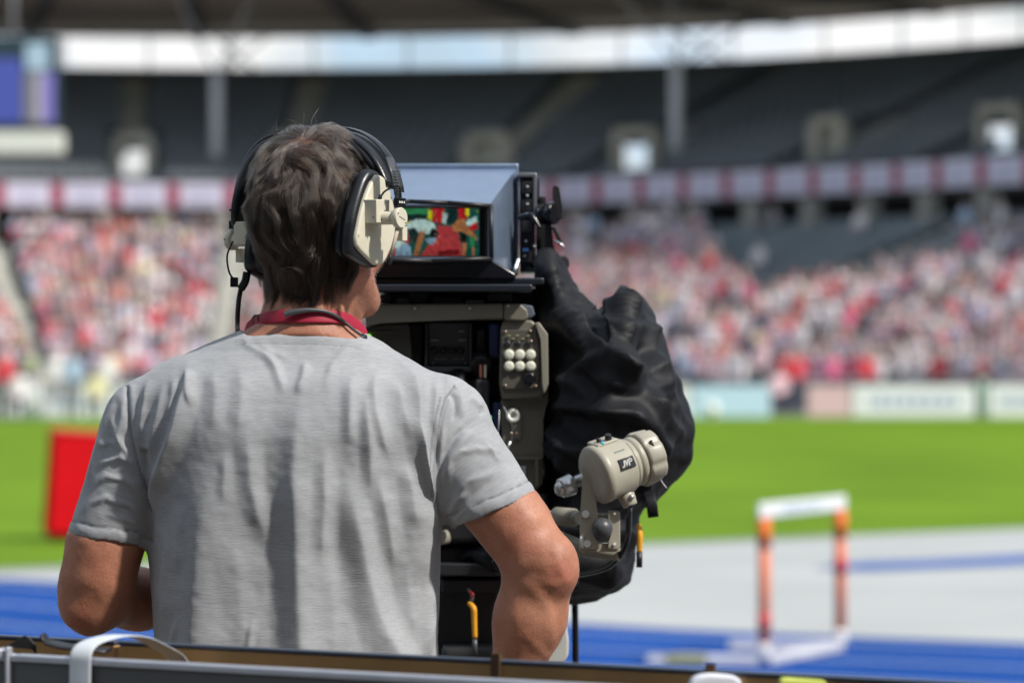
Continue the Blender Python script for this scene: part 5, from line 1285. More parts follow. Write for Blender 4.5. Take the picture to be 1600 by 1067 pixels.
for _ in range(2):
    pd_ = np.pad(img, ((1, 1), (1, 1), (0, 0)), mode='edge'); img = (pd_[:-2, 1:-1]+pd_[2:, 1:-1]+pd_[1:-1, :-2]+pd_[1:-1, 2:]+2*pd_[1:-1, 1:-1])/6
img *= (1-.35*np.clip((gy-392)/10, 0, 1))[..., None]
vv = np.array([P(a, b, Ds+.003) for a, b in zip(gx.ravel(), gy.ravel())]); ii = np.arange(nx_*ny_).reshape(ny_, nx_)
qq = np.stack([ii[:-1, :-1].ravel(), ii[1:, :-1].ravel(), ii[1:, 1:].ravel(), ii[:-1, 1:].ravel()], 1)
me = np_mesh('screen', vv, qq); ca = me.color_attributes.new('picture', 'FLOAT_COLOR', 'POINT'); ca.data.foreach_set('color', np.concatenate([img.reshape(-1, 3), np.ones((img.shape[0]*img.shape[1], 1))], 1).astype(np.float32).ravel())
pm = mat('screen_picture', (0, 0, 0), .25, emit=(1, 1, 1), es=.50); at_ = pm.node_tree.nodes.new('ShaderNodeAttribute'); at_.attribute_name = 'picture'
pm.node_tree.links.new(at_.outputs['Color'], pm.node_tree.nodes['Principled BSDF'].inputs['Emission Color'])
sc_o = link_mesh('screen', me, pm, hood)
# tray and mount below the viewfinder
mb = MB(); mb.ppx([(600, 404), (765, 404), (806, 428), (806, 436), (560, 436), (560, 428)], Df+.03, Db+.05, .003); mb.build('viewfinder_base', M['gloss'], tv)
mb = MB(); mb.bpx(520, 444, 832, 456, 5.97, 6.34, .003); mb.bpx(548, 434, 850, 445, 6.02, 6.32, .003); mb.build('mount_plate', mat('mount_black', (.015, .018, .026), .25), tv)
# side control module with levers and knobs, set behind the hood's rim
DOFF = .13
md = None
mb = MB(); mb.bpx(812, 273, 836, 425, 6.06, 6.24, .002); md = mb.build('side_module', M['gloss'], tv)
mb = MB(); mb.bpx(810, 270, 838, 277, 6.05, 6.25, .002); mb.bpx(833, 272, 839, 340, 6.05, 6.25, .002); mb.build('silver_edge', mat('dull_silver', (.22, .23, .25), .35, metal=.6), md)
mb = MB()
for yy in (284, 312, 345, 392): mb.bpx(815, yy, 831, yy+18, 6.052, 6.07, .001)
mb.build('recess', M['black'], md)
mb = MB()
for x_, y_ in ((824, 292), (824, 306), (824, 319), (822, 377), (835, 385), (820, 400)): mb.sphere(P(x_, y_, 6.05), .0022, 8)
mb.build('mark', mat('pale_mark', (.45, .47, .45), .5), md)
mb = MB(); mb.bpx(817, 388, 826, 393, 6.045, 6.05, .0005); mb.build('blue_mark', mat('blue_mark', (.1, .25, .6), .5), md)
mb = MB(); mb.bpx(838, 279, 843, 320, 6.1, 6.2, .002); mb.bpx(843, 307, 852, 318, 6.06, 6.12, .002); mb.build('bracket_block', M['black'], md)
mb = MB(); c0, c1 = P(843, 335, 6.06), P(871, 333, 6.04); mb.lathe(c0, c1-c0, [(0, .013), (.003, .0165), (.012, .0165), (.013, .0145), (.015, .0145), (.016, .018), (.029, .018), (.031, .016)], 28, lobes=14, scal=.02); kb = mb.build('tilt_knob', M['gloss'], md)
mb = MB(); mb.ppx([(864, 292), (868, 290), (874, 292), (877, 312), (880, 330), (879, 342), (875, 344), (871, 340), (868, 316), (864, 312)], 6.0, 6.02, .001); mb.build('paddle', M['black'], kb)
mb = MB(); mb.tube([P(812, 340, 6.03), P(826, 336, 6.02), P(833, 340, 6.015), P(844, 357, 6.01)], .0042, 10, [.006, .006, .0045, .003]); mb.build('lever', M['gloss'], md)
mb = MB(); mb.ppx([(852, 350), (862, 350), (866, 400), (872, 430), (858, 432), (852, 400)], 6.06, 6.09, .002); mb.ppx([(862, 355), (868, 355), (880, 380), (875, 384)], 6.05, 6.07, .001); mb.bpx(826, 398, 846, 420, 6.06, 6.1, .002); mb.ppx([(838, 336), (850, 334), (862, 372), (870, 402), (874, 440), (838, 440)], 6.10, 6.16, .003); mb.build('side_arm', M['black'], md)
mb = MB(); mb.tube([P(866, 376, 6.03), P(874, 380, 6.02), P(881, 386, 6.02)], .0022, 8); mb.tube([P(810, 405, 6.03), P(806, 420, 6.02), P(806, 428, 6.02)], .003, 8); mb.build('chrome_pin', M['chrome'], md)
mb = MB(); mb.cyl(P(868, 412, 6.05), P(880, 412, 6.03), .013, .013, 20); mb.cyl(P(834, 412, 6.04), P(848, 410, 6.03), .006, .006); mb.build('small_knob', M['black'], md)
mb = MB(); mb.ppx([(845, 430), (868, 430), (864, 470), (857, 472), (850, 440)], 6.05, 6.12, .002); mb.build('lower_bracket', M['black'], md)
DOFF = 0.
# --- camera body
mb = MB(); mb.bpx(575, 505, 800, 760, 6.16, 6.75, .006); mb.bpx(600, 450, 862, 505, 6.2, 6.7, .004); mb.bpx(790, 505, 866, 780, 6.22, 6.6, .004); cb = mb.build('body', M['black'], tv)
mb = MB()   # top rear bar
mb.ppx([(570, 484), (580, 475), (786, 474), (786, 499), (596, 502), (572, 512)], 6.0, 6.12, .003); mb.ppx([(787, 474), (812, 474), (824, 484), (826, 497), (818, 502), (787, 500)], 6.0, 6.12, .003); tbm = mb.build('top_bar', M['olive'], tv)
mb = MB(); mb.ppx([(812, 475), (832, 478), (836, 492), (828, 498)], 6.03, 6.1, .002); mb.build('corner_cap', mat('blue_grey_cap', (.10, .12, .16), .5), tbm)
mb = MB()
for x_, y_ in ((648, 482), (734, 482), (794, 478)): mb.sphere(P(x_, y_, 5.998), .0028, 10)
mb.build('screw', M['chrome'], tbm)
mb = MB(); mb.bpx(728, 469, 756, 477, 6.02, 6.08, .001); mb.bpx(620, 466, 640, 476, 6.05, 6.1, .001); mb.build('top_clip', mat('clip_grey', (.16, .16, .15), .5), tbm)
mb = MB()
for x0, y0, x1, y1 in ((640, 458, 668, 474), (676, 464, 722, 476), (590, 460, 612, 474), (760, 458, 800, 472)): mb.bpx(x0, y0, x1, y1, 6.08, 6.16, .002)
mb.build('viewfinder_mount', M['darkgrey'], tbm)
mb = MB(); mb.bpx(680, 473, 690, 477, 6.07, 6.08, .0005); mb.build('red_mark', mat('dull_red_mark', (.35, .05, .02), .5), tbm)
mb = MB(); mb.ppx([(782, 512), (786, 500), (830, 500), (852, 518), (857, 545), (857, 600), (848, 622), (784, 624), (780, 600)], 6.01, 6.16, .004); pnl = mb.build('side_panel', M['olive'], tv)
mb = MB(); mb.ppx([(835, 505), (842, 503), (856, 522), (857, 600), (850, 618), (846, 600), (847, 530)], 5.995, 6.02, .002); mb.build('panel_edge', mat('olive_edge', (.24, .225, .18), .45), pnl)
mb = MB(); mb.ppx([(784, 516), (838, 514), (842, 545), (842, 606), (784, 608)], 6.002, 6.02, .001); mb.build('button_plate', mat('button_plate', (.085, .08, .065), .5), pnl)
for j in range(2):
    for i in range(3):
        c0 = P(795.5+16.8*i, 554+18*j, 6.0); mb = MB(); mb.lathe(c0+Vector((0, .006, 0)), (0, -1, 0), [(0, .0085), (.001, .0085), (.010, .0078), (.0115, .0060), (.012, .003)], 20); mb.build('push_button', mat('ivory_button', (.66, .66, .55), .4), pnl)
for i in range(3):
    mb = MB(); mb.lathe(P(793+16*i, 538, 6.004), (0, -1, 0), [(0, .0055), (.004, .0055), (.0045, .003)], 14); mb.build('toggle', M['black'], pnl)
mb = MB(); mb.lathe(P(827, 591, 6.004), (0, -1, 0), [(0, .010), (.010, .0095), (.012, .007)], 20, lobes=10, scal=.05); mb.build('rotary_knob', M['gloss'], pnl)
mb = MB()
for x_, y_ in ((790, 602), (837, 603), (829, 517), (830, 533), (790, 518)): mb.sphere(P(x_, y_, 6.0), .0021, 8)
mb.build('screw', mat('copper_screw', (.6, .42, .34), .35, metal=.5), pnl)
mb = MB()
for i, c_x in enumerate((793, 800, 806, 815, 823)): mb.bpx(c_x, 523+(i % 2)*5, c_x+5, 525+(i % 2)*5, 5.998, 6.0, 0)
mb.build('panel_lettering', mat('letter_olive', (.32, .30, .16), .5), pnl)
mb = MB(); mb.ppx([(782, 624), (848, 622), (856, 604), (858, 628), (846, 655), (846, 712), (850, 716), (848, 756), (838, 766), (800, 766), (798, 716), (784, 700)], 6.03, 6.2, .004); lw = mb.build('lower_panel', M['olive'], tv)
mb = MB(); mb.bpx(798, 714, 848, 718, 6.02, 6.06, .001); mb.bpx(836, 718, 842, 760, 6.02, 6.06, .001); mb.bpx(802, 652, 814, 686, 6.022, 6.05, .001); mb.build('panel_rib', M['olive'], lw)
mb = MB(); mb.lathe(P(801.5, 649, 6.03), (0, -1, 0), [(0, .0115), (.010, .0115), (.012, .010), (.012, .0045), (.004, .0035)], 28); mb.build('connector', M['white'], lw)
mb = MB(); mb.bpx(806, 728, 822, 742, 6.02, 6.03, .001); mb.build('small_plate', mat('plate_grey', (.42, .42, .46), .4), lw)
mb = MB(); mb.lathe(P(846, 733, 6.06), (1, -.25, 0), [(0, .010), (.002, .0165), (.007, .0165), (.009, .015)], 24, lobes=12, scal=.03); mb.build('side_wheel', M['chrome'], lw)
mb = MB(); mb.tube([P(786, 634, 6.0), P(797, 655, 5.99), P(801, 676, 5.99), P(795, 700, 5.99)], .0007, 8); mb.tube([P(780, 640, 6.0), P(779, 668, 5.99), P(774, 690, 5.99)], .0009, 8)
mb.cyl(P(797, 690, 5.99), P(793, 702, 5.985), .003, .0016); mb.cyl(P(777, 676, 5.99), P(773, 694, 5.985), .003, .0016); mb.build('safety_wire', M['chrome'], lw)
mb = MB()
for x_ in (799, 807): mb.sphere(P(x_, 677, 6.01), .0024, 8)
mb.build('screw', mat('copper_screw2', (.6, .42, .34), .35, metal=.5), lw)
mb = MB(); mb.bpx(769, 628, 783, 690, 6.05, 6.12, .003); mb.bpx(764, 505, 781, 560, 6.08, 6.14, .004); mb.build('blue_guard', M['blue'], tv)
mb = MB(); mb.tube([P(752, 650, 5.99), P(768, 652, 5.985)], .0028, 8); mb.build('green_wire', M['green'], tv)
# left and central controls
mb = MB(); mb.ppx([(566, 512), (600, 506), (640, 506), (644, 560), (600, 566), (566, 560)], 6.04, 6.18, .003); lp_ = mb.build('left_panel', mat('olive_dark', (.05, .048, .04), .5), tv)
mb = MB(); mb.sphere(P(576, 526, 6.03), .0042, 12); mb.build('indicator_lamp', M['led'], lp_)
mb = MB(); mb.bpx(572, 518, 616, 520, 6.036, 6.04, 0); mb.bpx(600, 530, 602, 556, 6.036, 6.04, 0); mb.build('seam', mat('seam_dark', (.12, .07, .06), .6), lp_)
mb = MB(); mb.bpx(668, 503, 734, 572, 6.09, 6.16, .003); mb.bpx(662, 572, 738, 582, 6.06, 6.16, .003); mb.bpx(664, 505, 668, 574, 6.07, 6.16, .002); mb.bpx(733, 505, 738, 574, 6.07, 6.16, .002); cc_ = mb.build('control_panel', M['darkgrey'], tv)
mb = MB()
for x_, y_, w_, h_ in ((673, 530, 12, 3), (716, 530, 12, 3), (716, 516, 9, 3), (675, 566, 3, 3), (726, 566, 3, 3)): mb.bpx(x_, y_, x_+w_, y_+h_, 6.084, 6.09, 0)
for i in range(9):
    if i != 4: mb.bpx(680+i*5.2, 559+(i % 2), 683+i*5.2, 562, 6.084, 6.09, 0)
mb.build('panel_lettering', mat('letter_grey', (.28, .28, .28), .5), cc_)
for i in range(4):
    mb = MB(); mb.lathe(P(679+13.5*i, 548, 6.088), (0, -1, 0), [(0, .006), (.006, .0055), (.007, .004)], 14); mb.build('switch', M['black'], cc_)
mb = MB(); mb.cyl(P(716, 586, 6.06), P(716, 608, 6.03), .014, .012); mb.cyl(P(752, 560, 6.06), P(752, 572, 6.04), .016, .016); mb.bpx(640, 590, 760, 640, 6.08, 6.16, .004); mb.bpx(742, 512, 760, 640, 6.09, 6.16, .004); mb.build('cable_socket', M['black'], tv)
mb = MB(); mb.bpx(749, 570, 753, 590, 6.03, 6.04, 0); mb.build('tally_bar', mat('tally_red', (.6, .2, .15), .5), tv)
mb = MB(); mb.bpx(756, 570, 760, 590, 6.03, 6.04, 0); mb.build('tally_bar', mat('tally_pale', (.6, .56, .38), .5), tv)
mb = MB(); mb.bpx(640, 505, 660, 580, 6.1, 6.16, .004); mb.bpx(742, 592, 765, 760, 6.02, 6.1, .006); mb.bpx(690, 640, 745, 800, 6.08, 6.16, .006); mb.build('battery_plate', mat('matt_black', (.02, .02, .022), .6), tv)
mb = MB(); mb.tube([P(716, 600, 6.02), P(722, 640, 5.99), P(738, 690, 6.0), P(742, 760, 6.05)], .006); mb.tube([P(700, 606, 6.03), P(704, 660, 6.0), P(712, 740, 6.02)], .005); mb.build('signal_cable', M['gloss'], tv)
# lens and matte box under the rain cover, on the far side
mb = MB(); mb.lathe(P(720, 600, 6.7), (.15, 1, 0), [(0, .09), (.05, .12), (.4, .13), (.45, .14), (.5, .14)], 32); mb.build('lens', M['gloss'], tv)
# pan bars
M['tan'] = mat('pan_bar_tan', (.26, .245, .19), .45)
mb = MB(); mb.cyl(P(700, 806, 5.94), P(905, 809, 5.74), .0105, .0105, 20); mb.lathe(P(868, 806, 5.775), P(905, 809, 5.74)-P(868, 806, 5.775), [(0, .012), (.002, .014), (.038, .014), (.04, .011)], 20); pb = mb.build('pan_bar', M['tan'], tv)
mb = MB(); mb.cyl(P(860, 834, 5.80), P(915, 856, 5.73), .010, .010); mb.build('bar_stub', M['tan'], pb)
mb = MB(); mb.cyl(P(700, 838, 5.96), P(340, 905, 5.80), .011, .011, 20); mb.build('left_pan_bar', M['tan'], tv)
gp = P(350, 945, 5.79); mb = MB(); mb.cyl(P(390, 895, 5.82), P(300, 913, 5.78), .017, .016, 20); mb.build('bar_grip', M['black'], tv)
# zoom demand: cylinder with scalloped grip on its bracket
D1 = 5.66
za, zb = P(926, 744, D1-.035), P(1040, 703, D1+.025); ax = (zb-za).normalized(); L_ = (zb-za).length; s_ = L_/124
zc = thing.__call__ if False else None
mb = MB(); mb.lathe(za, ax, [(0, .030), (.002, .0405), (.006, .0440), (.014, .0440), (.016, .0425), (.052, .0425), (.055, .041), (.058, .037)], 56); br = mb.build('zoom_control', M['beige'], tv)
mb = MB(); mb.lathe(za+ax*.058, ax, [(0, .0368), (.001, .0375), (.005, .0375), (.006, .0355), (.009, .0355), (.0095, .0368), (.0185, .0368), (.020, .035)], 48); mb.build('collar', M['beige'], br)
mb = MB()
n_ = 72; u_ = ax.orthogonal().normalized(); v_ = ax.cross(u_); rings = []
for t_, r_, sc_ in [(.0785, .0300, 0), (.079, .0395, .4), (.083, .0415, 1), (.104, .0395, 1), (.1075, .0388, .7), (.1088, .036, .4), (.1092, .020, 0)]:
    rings.append([mb.bm.verts.new(za+ax*t_+(u_*math.cos(2*math.pi*i/n_)+v_*math.sin(2*math.pi*i/n_))*r_*(1-.085*sc_*max(0, math.cos(2*math.pi*i/n_*7))**2)) for i in range(n_)])
for a, b in zip(rings, rings[1:]):
    for i in range(n_): mb._f((a[i], a[(i+1) % n_], b[(i+1) % n_], b[i]), True)
mb._f(rings[0][::-1]); mb._f(rings[-1]); mb.build('grip_ring', M['beige'], br)
nrm = (Vector((0, -1, .12))-ax*Vector((0, -1, .12)).dot(ax)).normalized(); up_ = ax.cross(nrm).normalized(); up_ = up_ if up_.z > 0 else -up_
axz = Matrix((ax, -nrm, up_)).transposed()
lab_c = za+ax*.038+nrm*.0425+up_*-.002
mb = MB(); mb.box(lab_c, (.026, .0025, .0165), 0, .0006, axz); lb = mb.build('label_plate', M['gloss'], br)
# italic lettering JVP on the plate
def stroke(mb, pts, w=.0011):
    for (x0, y0), (x1, y1) in zip(pts, pts[1:]):
        q0 = lab_c+ax*x0+up_*y0+nrm*.0016; q1 = lab_c+ax*x1+up_*y1+nrm*.0016; d_ = (q1-q0).normalized(); nn2 = d_.cross(nrm)*w
        mb.prism([q0-nn2, q1-nn2, q1+nn2, q0+nn2], [q+nrm*.0004 for q in (q0-nn2, q1-nn2, q1+nn2, q0+nn2)])
mb = MB(); k = .0009
stroke(mb, [(-.0038, .005), (-.0062, -.0035), (-.0078, -.0048), (-.0098, -.0035)]); stroke(mb, [(-.0020, .005), (-.0022, -.0045), (.0024, .005)]); stroke(mb, [(.0022, -.0048), (.0046, .0048), (.0085, .0045), (.0086, .0012), (.0038, .0004)])
mb.build('plate_lettering', mat('plate_letter_grey', (.40, .40, .38), .5), lb)
tp = za+ax*.030+up_*.0415+nrm*.012
mb = MB(); mb.box(tp, (.036, .030, .006), 0, .002, Matrix((ax, -(nrm*.9-up_*.4).normalized(), (up_*.9+nrm*.4).normalized())).transposed()); sw = mb.build('switch_pad', M['beige'], br)
tn = (up_*.8+nrm*.5).normalized()
mb = MB(); mb.cyl(tp+ax*.006+nrm*.009, tp+ax*.006+nrm*.009+tn*.008, .0052, .0048, 16); mb.sphere(tp-ax*.008+nrm*.006+up_*.004, .004, 10); mb.build('rocker', M['black'], sw)
mb = MB(); mb.sphere(tp-ax*.008+nrm*.0125-up_*.003, .0032, 10); mb.build('cyan_dot', mat('cyan_dot', (.02, .4, .55), .4), sw)
mb = MB(); mb.box(za+ax*.036+nrm*.038+up_*.0185, (.017, .002, .0018), 0, 0, axz); mb.build('scale_mark', mat('mark_green_grey', (.10, .17, .15), .5), br)
mb = MB(); q_ = za+ax*.092+nrm*.0372+up_*.010; mb.tube([q_+up_*.008-ax*.0, q_-up_*.004], .0022, 8); mb.build('index_mark', M['black'], br)
mb = MB(); q_ = za+ax*.098-up_*.034+nrm*.008; mb.tube([q_, q_-up_*.012+ax*.002, q_-up_*.020+ax*.005], .0012, 8); mb.build('stop_pin', M['chrome'], br)
mb = MB(); q_ = za+ax*.040-up_*.040; mb.cyl(q_, q_-up_*.020, .013, .011); so_ = mb.build('cable_gland', M['beige'], br)
mb = MB(); mb.sphere(q_-up_*.009+nrm*.013, .0045, 10); mb.build('chrome_screw', M['chrome'], so_)
mb = MB(); q1 = q_-up_*.018; mb.tube([q1, Vector(P(983, 800, D1+.02)), Vector(P(978, 850, D1+.04)), Vector(P(950, 885, D1+.10)), Vector(P(890, 900, D1+.2))], .0045); mb.build('control_cable', M['gloss'], br)
mb = MB(); q0, q1 = P(934, 740, D1-.005), P(900, 752, D1-.0); mb.cyl(q0, q1, .011, .009); mb.cyl(q1, P(890, 757, D1-.005), .006, .006); mb.cyl(P(894, 756, D1-.004), P(876, 763, D1-.012), .0165, .0150, 24); mb.sphere(P(876, 763, D1-.012), (.010, .010, .012), 12); mb.build('clamp_knob', M['chrome'], br)
bk_ = None
mb = MB(); mb.ppx([(911, 731), (914, 726), (922, 727), (927, 738), (932, 798), (934, 800), (934, 812), (926, 822), (926, 836), (936, 848), (936, 857), (912, 858), (906, 853), (906, 806), (908, 800)], D1-.02, D1-.005, .0012); mb.ppx([(950, 798), (966, 798), (969, 801), (969, 854), (966, 858), (950, 857), (950, 845), (956, 836), (956, 818), (950, 812)], D1-.02, D1-.002, .0012)
mb.bpx(906, 850, 968, 862, D1-.012, D1+.03, .001); mb.bpx(930, 803, 952, 807, D1-.01, D1+.02, .001); bk_ = mb.build('bracket', M['beige'], br)
mb = MB(); mb.sphere(P(941, 825, D1-.03), .0155, 24); mb.cyl(P(941, 825, D1-.02), P(941, 825, D1+.02), .012, .012); mb.build('ball_knob', M['darkgrey'], bk_)
mb = MB(); 
for x_, y_, r_ in ((915, 803, .0058), (917.5, 849, .0056), (961, 802, .0022), (960, 850, .0022)): mb.cyl(P(x_, y_, D1-.018), P(x_, y_, D1-.024), r_, r_, 16)
mb.tube([P(909, 838, D1-.022), P(909, 856, D1-.022)], .0026, 8); mb.build('screw', mat('nickel_screw', (.75, .76, .70), .35), bk_)
mb = MB(); mb.cyl(P(893, 856, 5.75), P(968, 866, 5.72), .010, .010); mb.cyl(P(890, 888, 5.80), P(903, 890, 5.79), .004, .004); mb.build('bar_clamp', M['tan'], pb)

# --- fluid head, pedestal
pd = thing('camera_pedestal', (-.055, 6.25, PLAT), 'black camera pedestal with orange-tagged cord and pale steering ring below the camera', 'pedestal')
mb = MB(); mb.bpx(655, 770, 860, 850, 6.02, 6.45, .01); mb.bpx(675, 850, 850, 905, 6.05, 6.4, .01); hd_ = mb.build('fluid_head', M['black'], pd)
mb = MB(); mb.bpx(660, 880, 800, 900, 6.0, 6.04, .003); mb.bpx(690, 905, 800, 925, 6.03, 6.06, .003); mb.build('head_plate', mat('plate_dark', (.02, .021, .023), .35), hd_)
mb = MB(); mb.lathe((-.055, 6.25, PLAT+.10), (0, 0, 1), [(0, .12), (.02, .12), (.05, .10), (.45, .095), (.47, .12), (.60, .12), (.62, .10), (.86, .095), (.88, .13), (.93, .13)], 32); mb.build('column', M['black'], pd)
mb = MB(); mb.ppx([(676, 890), (868, 890), (868, 985), (858, 1060), (676, 1060)], 6.06, 6.42, .01); mb.build('skirt', M['black'], pd)
mb = MB(); mb.bpx(690, 1008, 866, 1032, 6.02, 6.3, .01); mb.build('collar', mat('collar_grey', (.035, .035, .037), .5), pd)
mb = MB(); mb.ppx([(862, 945), (872, 942), (884, 965), (889, 1000), (888, 1024), (880, 1037), (850, 1037), (850, 1018), (864, 1018), (867, 1000), (864, 975)], 5.98, 6.02, .004); mb.build('steering_ring', mat('pale_grey_ring', (.50, .50, .46), .5), pd)
for k_ in range(3):
    a_ = R(90+120*k_); mb = MB(); e_ = Vector((-.055+.36*math.cos(a_), 6.25+.36*math.sin(a_), PLAT+.07)); mb.ribbon([Vector((-.055, 6.25, PLAT+.16)), e_+Vector((0, 0, .03))], Vector((-math.sin(a_), math.cos(a_), 0)), .07, .04)
    mb.cyl(e_+Vector((-.02, 0, -.01)), e_+Vector((.02, 0, -.01)), .055, .055, 20); mb.build('wheel_arm', M['black'], pd)
mb = MB(); mb.tube([P(733, 942, 5.99), P(740, 950, 5.98), P(741, 966, 5.98), P(742, 996, 5.98)], .0045, 10, [.0036, .0048, .0046, .0040]); oc = mb.build('orange_tag_cord', M['orange'], pd)
mb = MB(); mb.tube([P(742, 998, 5.98), P(742, 1022, 5.98)], .004); mb.tube([P(732, 920, 6.0), P(738, 932, 5.99), P(734, 942, 5.99)], .003); mb.build('cord_end', M['darkgrey'], oc)
mb = MB(); mb.tube([P(733, 924, 5.985), P(739, 928, 5.98), P(736, 934, 5.98)], .0022, 8); mb.build('red_clip', mat('red_clip', (.22, .008, .008), .4), oc)
mb = MB(); mb.tube([P(898, 935, 6.3), P(899, 1000, 6.3), P(900, 1200, 6.3), P(899, 1420, 6.3)], .0055); tagp = mb.build('hanging_cable', M['gloss'], tv)
mb = MB(); mb.tube([P(998, 820, 5.95), P(1000, 835, 5.94), P(999, 862, 5.94)], .0045, 10, [.0035, .0048, .0045]); yt = mb.build('yellow_cord', M['orange'], tv)
mb = MB(); mb.tube([P(999, 862, 5.94), P(999, 886, 5.94)], .0048); mb.build('cord_tip', M['black'], yt)

# ================================================================ BLACK RAIN COVER
out_ = [(838, 416), (848, 398), (862, 390), (872, 396), (883, 412), (898, 438), (917, 466), (928, 486), (938, 488), (957, 462), (972, 442), (983, 443), (1001, 453), (1016, 480), (1032, 510), (1050, 553), (1068, 603), (1080, 632), (1079, 672), (1074, 712), (1060, 748), (1044, 770), (1026, 782), (1010, 790), (998, 812), (997, 850), (991, 890), (988, 914), (966, 927), (934, 938), (898, 944), (866, 938), (836, 920), (700, 900), (690, 860), (800, 800), (830, 760), (838, 640), (846, 560), (842, 470)]
DC = 6.05
oc_ = np.array([[(x-800)/F*DC, CZ-(y-533.5)/F*DC] for x, y in out_])
def cover(p):
    s2 = poly_sd(p[..., 0]*DC/p[..., 1]*1., CZ+(p[..., 2]-CZ)*DC/p[..., 1], oc_) if False else poly_sd(p[..., 0], p[..., 2], oc_)
    ins = np.clip(-s2, 0, .16); T_ = .012+.25*(1-np.exp(-ins/.042))
    yc = 6.16
    T_ = T_*(1-.62/(1+np.exp(-(p[..., 2]-2.035)/.02))/(1+np.exp(-(.125-p[..., 0])/.015)))
    a = s2; b = (np.abs(p[..., 1]-yc)-T_)*.45
    return smax(a, b, .012)
v, q = surface(cover, (-.14, 5.84, 1.54), (.32, 6.50, 2.20), .0055)
v = relax(v, q, 1)
n0 = vnormals(v, q); x, y = pxy(v); bk = np.clip(-n0[:, 1]*1.5+.35, 0, 1); dsp = np.zeros(len(v))
CF = [([(975, 450), (967, 500), (962, 555), (975, 590), (996, 612)], 30, 16, 45), ([(870, 490), (888, 503), (926, 540), (962, 575), (996, 612)], 26, 40, 16), ([(1004, 456), (1013, 500), (1018, 560), (1030, 600), (1055, 626)], 20, 18, 26),
      ([(996, 612), (1030, 655), (1067, 693)], 18, 20, 24), ([(850, 642), (890, 638), (930, 644), (975, 649), (1000, 668), (1016, 686)], 22, 14, 34), ([(850, 655), (876, 676), (905, 705), (925, 740)], 20, 14, 18), ([(856, 700), (880, 720), (896, 752)], 14, 12, 14),
      ([(1000, 640), (1018, 700), (1010, 760), (1004, 800)], 16, 16, 20), ([(860, 585), (900, 600), (935, 630)], 12, 22, 18), ([(1045, 600), (1062, 660), (1058, 720), (1040, 765)], 14, 16, 18), ([(985, 870), (940, 900), (880, 905)], 10, 18, 20),
      ([(955, 790), (975, 840), (988, 905)], 12, 16, 18), ([(872, 392), (896, 440), (912, 500)], 7, 14, 22), ([(852, 400), (868, 450), (880, 500)], 6, 12, 18), ([(915, 455), (925, 500), (960, 520)], 6, 16, 16), ([(905, 560), (930, 590), (990, 618)], 9, 14, 14), ([(1000, 520), (985, 560), (990, 600)], 10, 12, 16)]
for pts, A, a_, b_ in CF: dsp += bk*mm*fold(x, y, pts, A*1.25, a_, b_, .03)
dsp += .004*vnoise(v*(1, .6, 1), 26)+.0015*vnoise(v, 60)
rdg = lambda q, s_: 1-np.sqrt(vnoise(q, s_)**2+.0015)*2.2
dsp += (.018*rdg(v*(1, .5, .8)+3.3, 10)+.012*rdg(v*(.8, .5, 1.1)+9.1, 21)+.002*rdg(v+5.7, 41)-.009)*bk
v = v+n0*dsp[:, None]
M['rain'] = mat('black_rain_fabric', (.005, .0055, .008), .6, spec=.30, sheen=.01, bump=(260, .35, .0012))
rcv = link_mesh('rain_cover', np_mesh('rain_cover', v, q), M['rain'])
tag(rcv, 'crumpled black fabric rain cover draped over the camera\'s lens side', 'rain cover')
mb = MB(); mb.ribbon([P(1014, 768, 5.94), P(1018, 785, 5.93), P(1021, 808, 5.93)], (1, 0, 0), .017, .003); mb.build('strap_end', M['rain'], rcv)

# ================================================================ CASES IN FRONT AND THE PLATFORM
pf = thing('camera_platform', (0, 6, 0), 'low dark platform under the cameraman and the camera pedestal', 'platform')
mb = MB(); mb.box((-.1, 6.25, PLAT/2), (3.2, 2.7, PLAT-.01), 0, .01); mb.build('deck', mat('deck_ply', (.07, .06, .055), .7, noise=(3, .2)), pf)
zt = CZ-.37
def cl(px, D): return Vector(((px-800)/F*D, D, zt))
fa, fb = cl(0, 4.545), cl(800, 4.185); fd = (fb-fa).normalized(); fn = Vector((-fd.y, fd.x, 0))
if fn.y < 0: fn = -fn
M['panel'] = mat('case_grey_laminate', (.085, .088, .092), .5, noise=(6, .12)); M['alu'] = mat('aluminium_edge', (.48, .50, .56), .38, metal=.55, noise=(40, .06))
M['ply'] = mat('birch_plywood', (.42, .235, .085), .7, noise=(8, .18)); M['plyend'] = mat('plywood_end', (.55, .36, .17), .7)
fz = lambda t, w, z=0: fa+fd*t+fn*w+Vector((0, 0, z))
rz = math.atan2(fd.y, fd.x); wid = .215
def case(x0, x1, lab):
    L_ = x1-x0; xm = (x0+x1)/2; zb = zt-.02
    t = thing('equipment_case', tuple(fz(xm, wid/2, -zt)), lab, 'case', 'open equipment cases in the foreground')
    mb = MB(); mb.box(fz(xm, .006, -.008-(zb-.02)/2), (L_, .012, zb-.02), rz, .001); mb.build('front_panel', M['panel'], t)
    mb = MB(); mb.box(fz(xm, .006, -.003), (L_+.002, .022, .008), rz, .002); mb.build('aluminium_rail', M['alu'], t)
    mb = MB(); mb.box(fz(xm, wid, -.003-(zb-.02)/2), (L_, .012, zb-.02), rz, .001); bpn = mb.build('back_panel', M['ply'], t)
    mb = MB(); mb.box(fz(xm, wid+.001, .000), (L_+.002, .016, .005), rz, .0015); mb.build('edge_trim', mat('trim_blue_grey', (.045, .06, .09), .4), bpn)
    for e in (x0+.006, x1-.006):
        mb = MB(); mb.box(fz(e, wid/2, -.05-zb/2), (.012, wid-.02, zb-.06), rz, .001); mb.build('end_panel', M['plyend'], t)
    mb = MB(); mb.box(fz(xm, wid/2, -.42), (L_-.03, wid-.02, .01), rz); mb.build('shelf', M['black'], t)
    return t
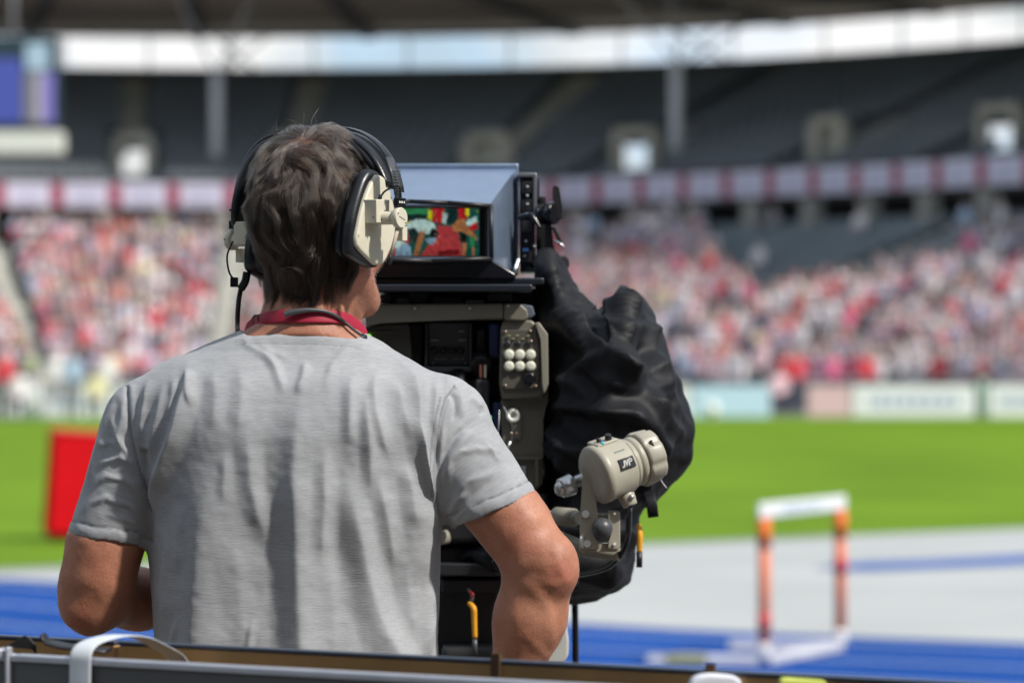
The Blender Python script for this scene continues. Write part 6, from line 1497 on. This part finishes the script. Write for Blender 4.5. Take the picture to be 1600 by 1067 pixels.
case(-.55, .012, 'open grey case with aluminium rail cut off by the left edge')
c2 = case(.020, 1.55, 'long open grey case with aluminium rail and plywood inside, across the bottom')
mb = MB(); mb.box(fz(.016, -.004, -.15), (.005, .010, .32), rz, .002); mb.box(fz(.004, -.002, .002), (.012, .02, .012), rz, .003); mb.build('corner_fitting', M['alu'], c2)
mb = MB(); mb.box(fz(.56, wid-.0078, -.04), (.012, .004, .10), rz); mb.box(fz(.84, wid-.0078, -.04), (.012, .004, .10), rz); mb.build('joint', mat('dark_joint', (.10, .05, .02), .8), c2)
# black fabric tips over the back edge
fl_ = thing('black_flap', tuple(P(38, 1000, 4.72)), 'black pointed fabric flap standing on the case edge at far left', 'flap')
mb = MB(); mb.ppx([(8, 1010), (38, 992), (46, 996), (56, 1008), (57, 1024), (50, 1013)], 4.715, 4.722, .0008); mb.build('flap', M['black'], fl_)
fs_ = thing('black_strap', tuple(P(90, 1003, 4.70)), 'thin black strap with an upturned tip lying on the case edge beside the white webbing', 'strap')
mb = MB(); mb.ribbon([P(67, 989, 4.70), P(70, 998, 4.70), P(80, 1004, 4.69), P(100, 1009, 4.67), P(135, 1013, 4.65), P(170, 1016, 4.64)], (0, 1, .2), .02, .004); mb.build('strap', M['black'], fs_)
# white webbing over the rail
wb = thing('webbing_strap', tuple(fz(.118, .05, 0)), 'wide white webbing strap looped over the aluminium rail of the long case', 'strap')
tw = .1255
pth = [(-.010, -.20), (-.010, -.06), (-.0095, -.012), (-.008, .006), (.004, .0165), (.030, .022), (.060, .0235), (.095, .019), (.130, .006), (.160, -.010), (.172, -.040), (.173, -.10)]
pv = [fz(tw+.0+.30*max(w_, 0)*.32, w_, z_) for w_, z_ in pth]; pv = smooth_path(pv, 5)
mb = MB(); mb.ribbon(pv, fd, .031, .0022); mb.build('band', mat('white_webbing', (.60, .64, .68), .75, bump=(700, .6, .0008)), wb)
# small things on the case edge at the bottom right
cp = thing('white_cloth', tuple(P(1116, 1064, 4.30)), 'white folded cloth cut off by the bottom edge right of the cameraman', 'cloth')
mb = MB(); mb.ppx([(1072, 1100), (1080, 1064), (1092, 1056), (1110, 1053), (1146, 1055), (1158, 1062), (1162, 1100)], 4.27, 4.33, .004); mb.build('cloth', mat('white_cotton', (.70, .72, .78), .9), cp)
yl = thing('yellow_tape_roll', tuple(P(1256, 1066, 4.25)), 'pale yellow-green strip cut off by the bottom edge below the hurdle', 'tape')
mb = MB(); mb.ppx([(1218, 1100), (1220, 1063), (1228, 1060.5), (1286, 1062), (1292, 1066), (1292, 1100)], 4.22, 4.28, .003); mb.build('tape', mat('yellow_green', (.55, .62, .12), .7), yl)
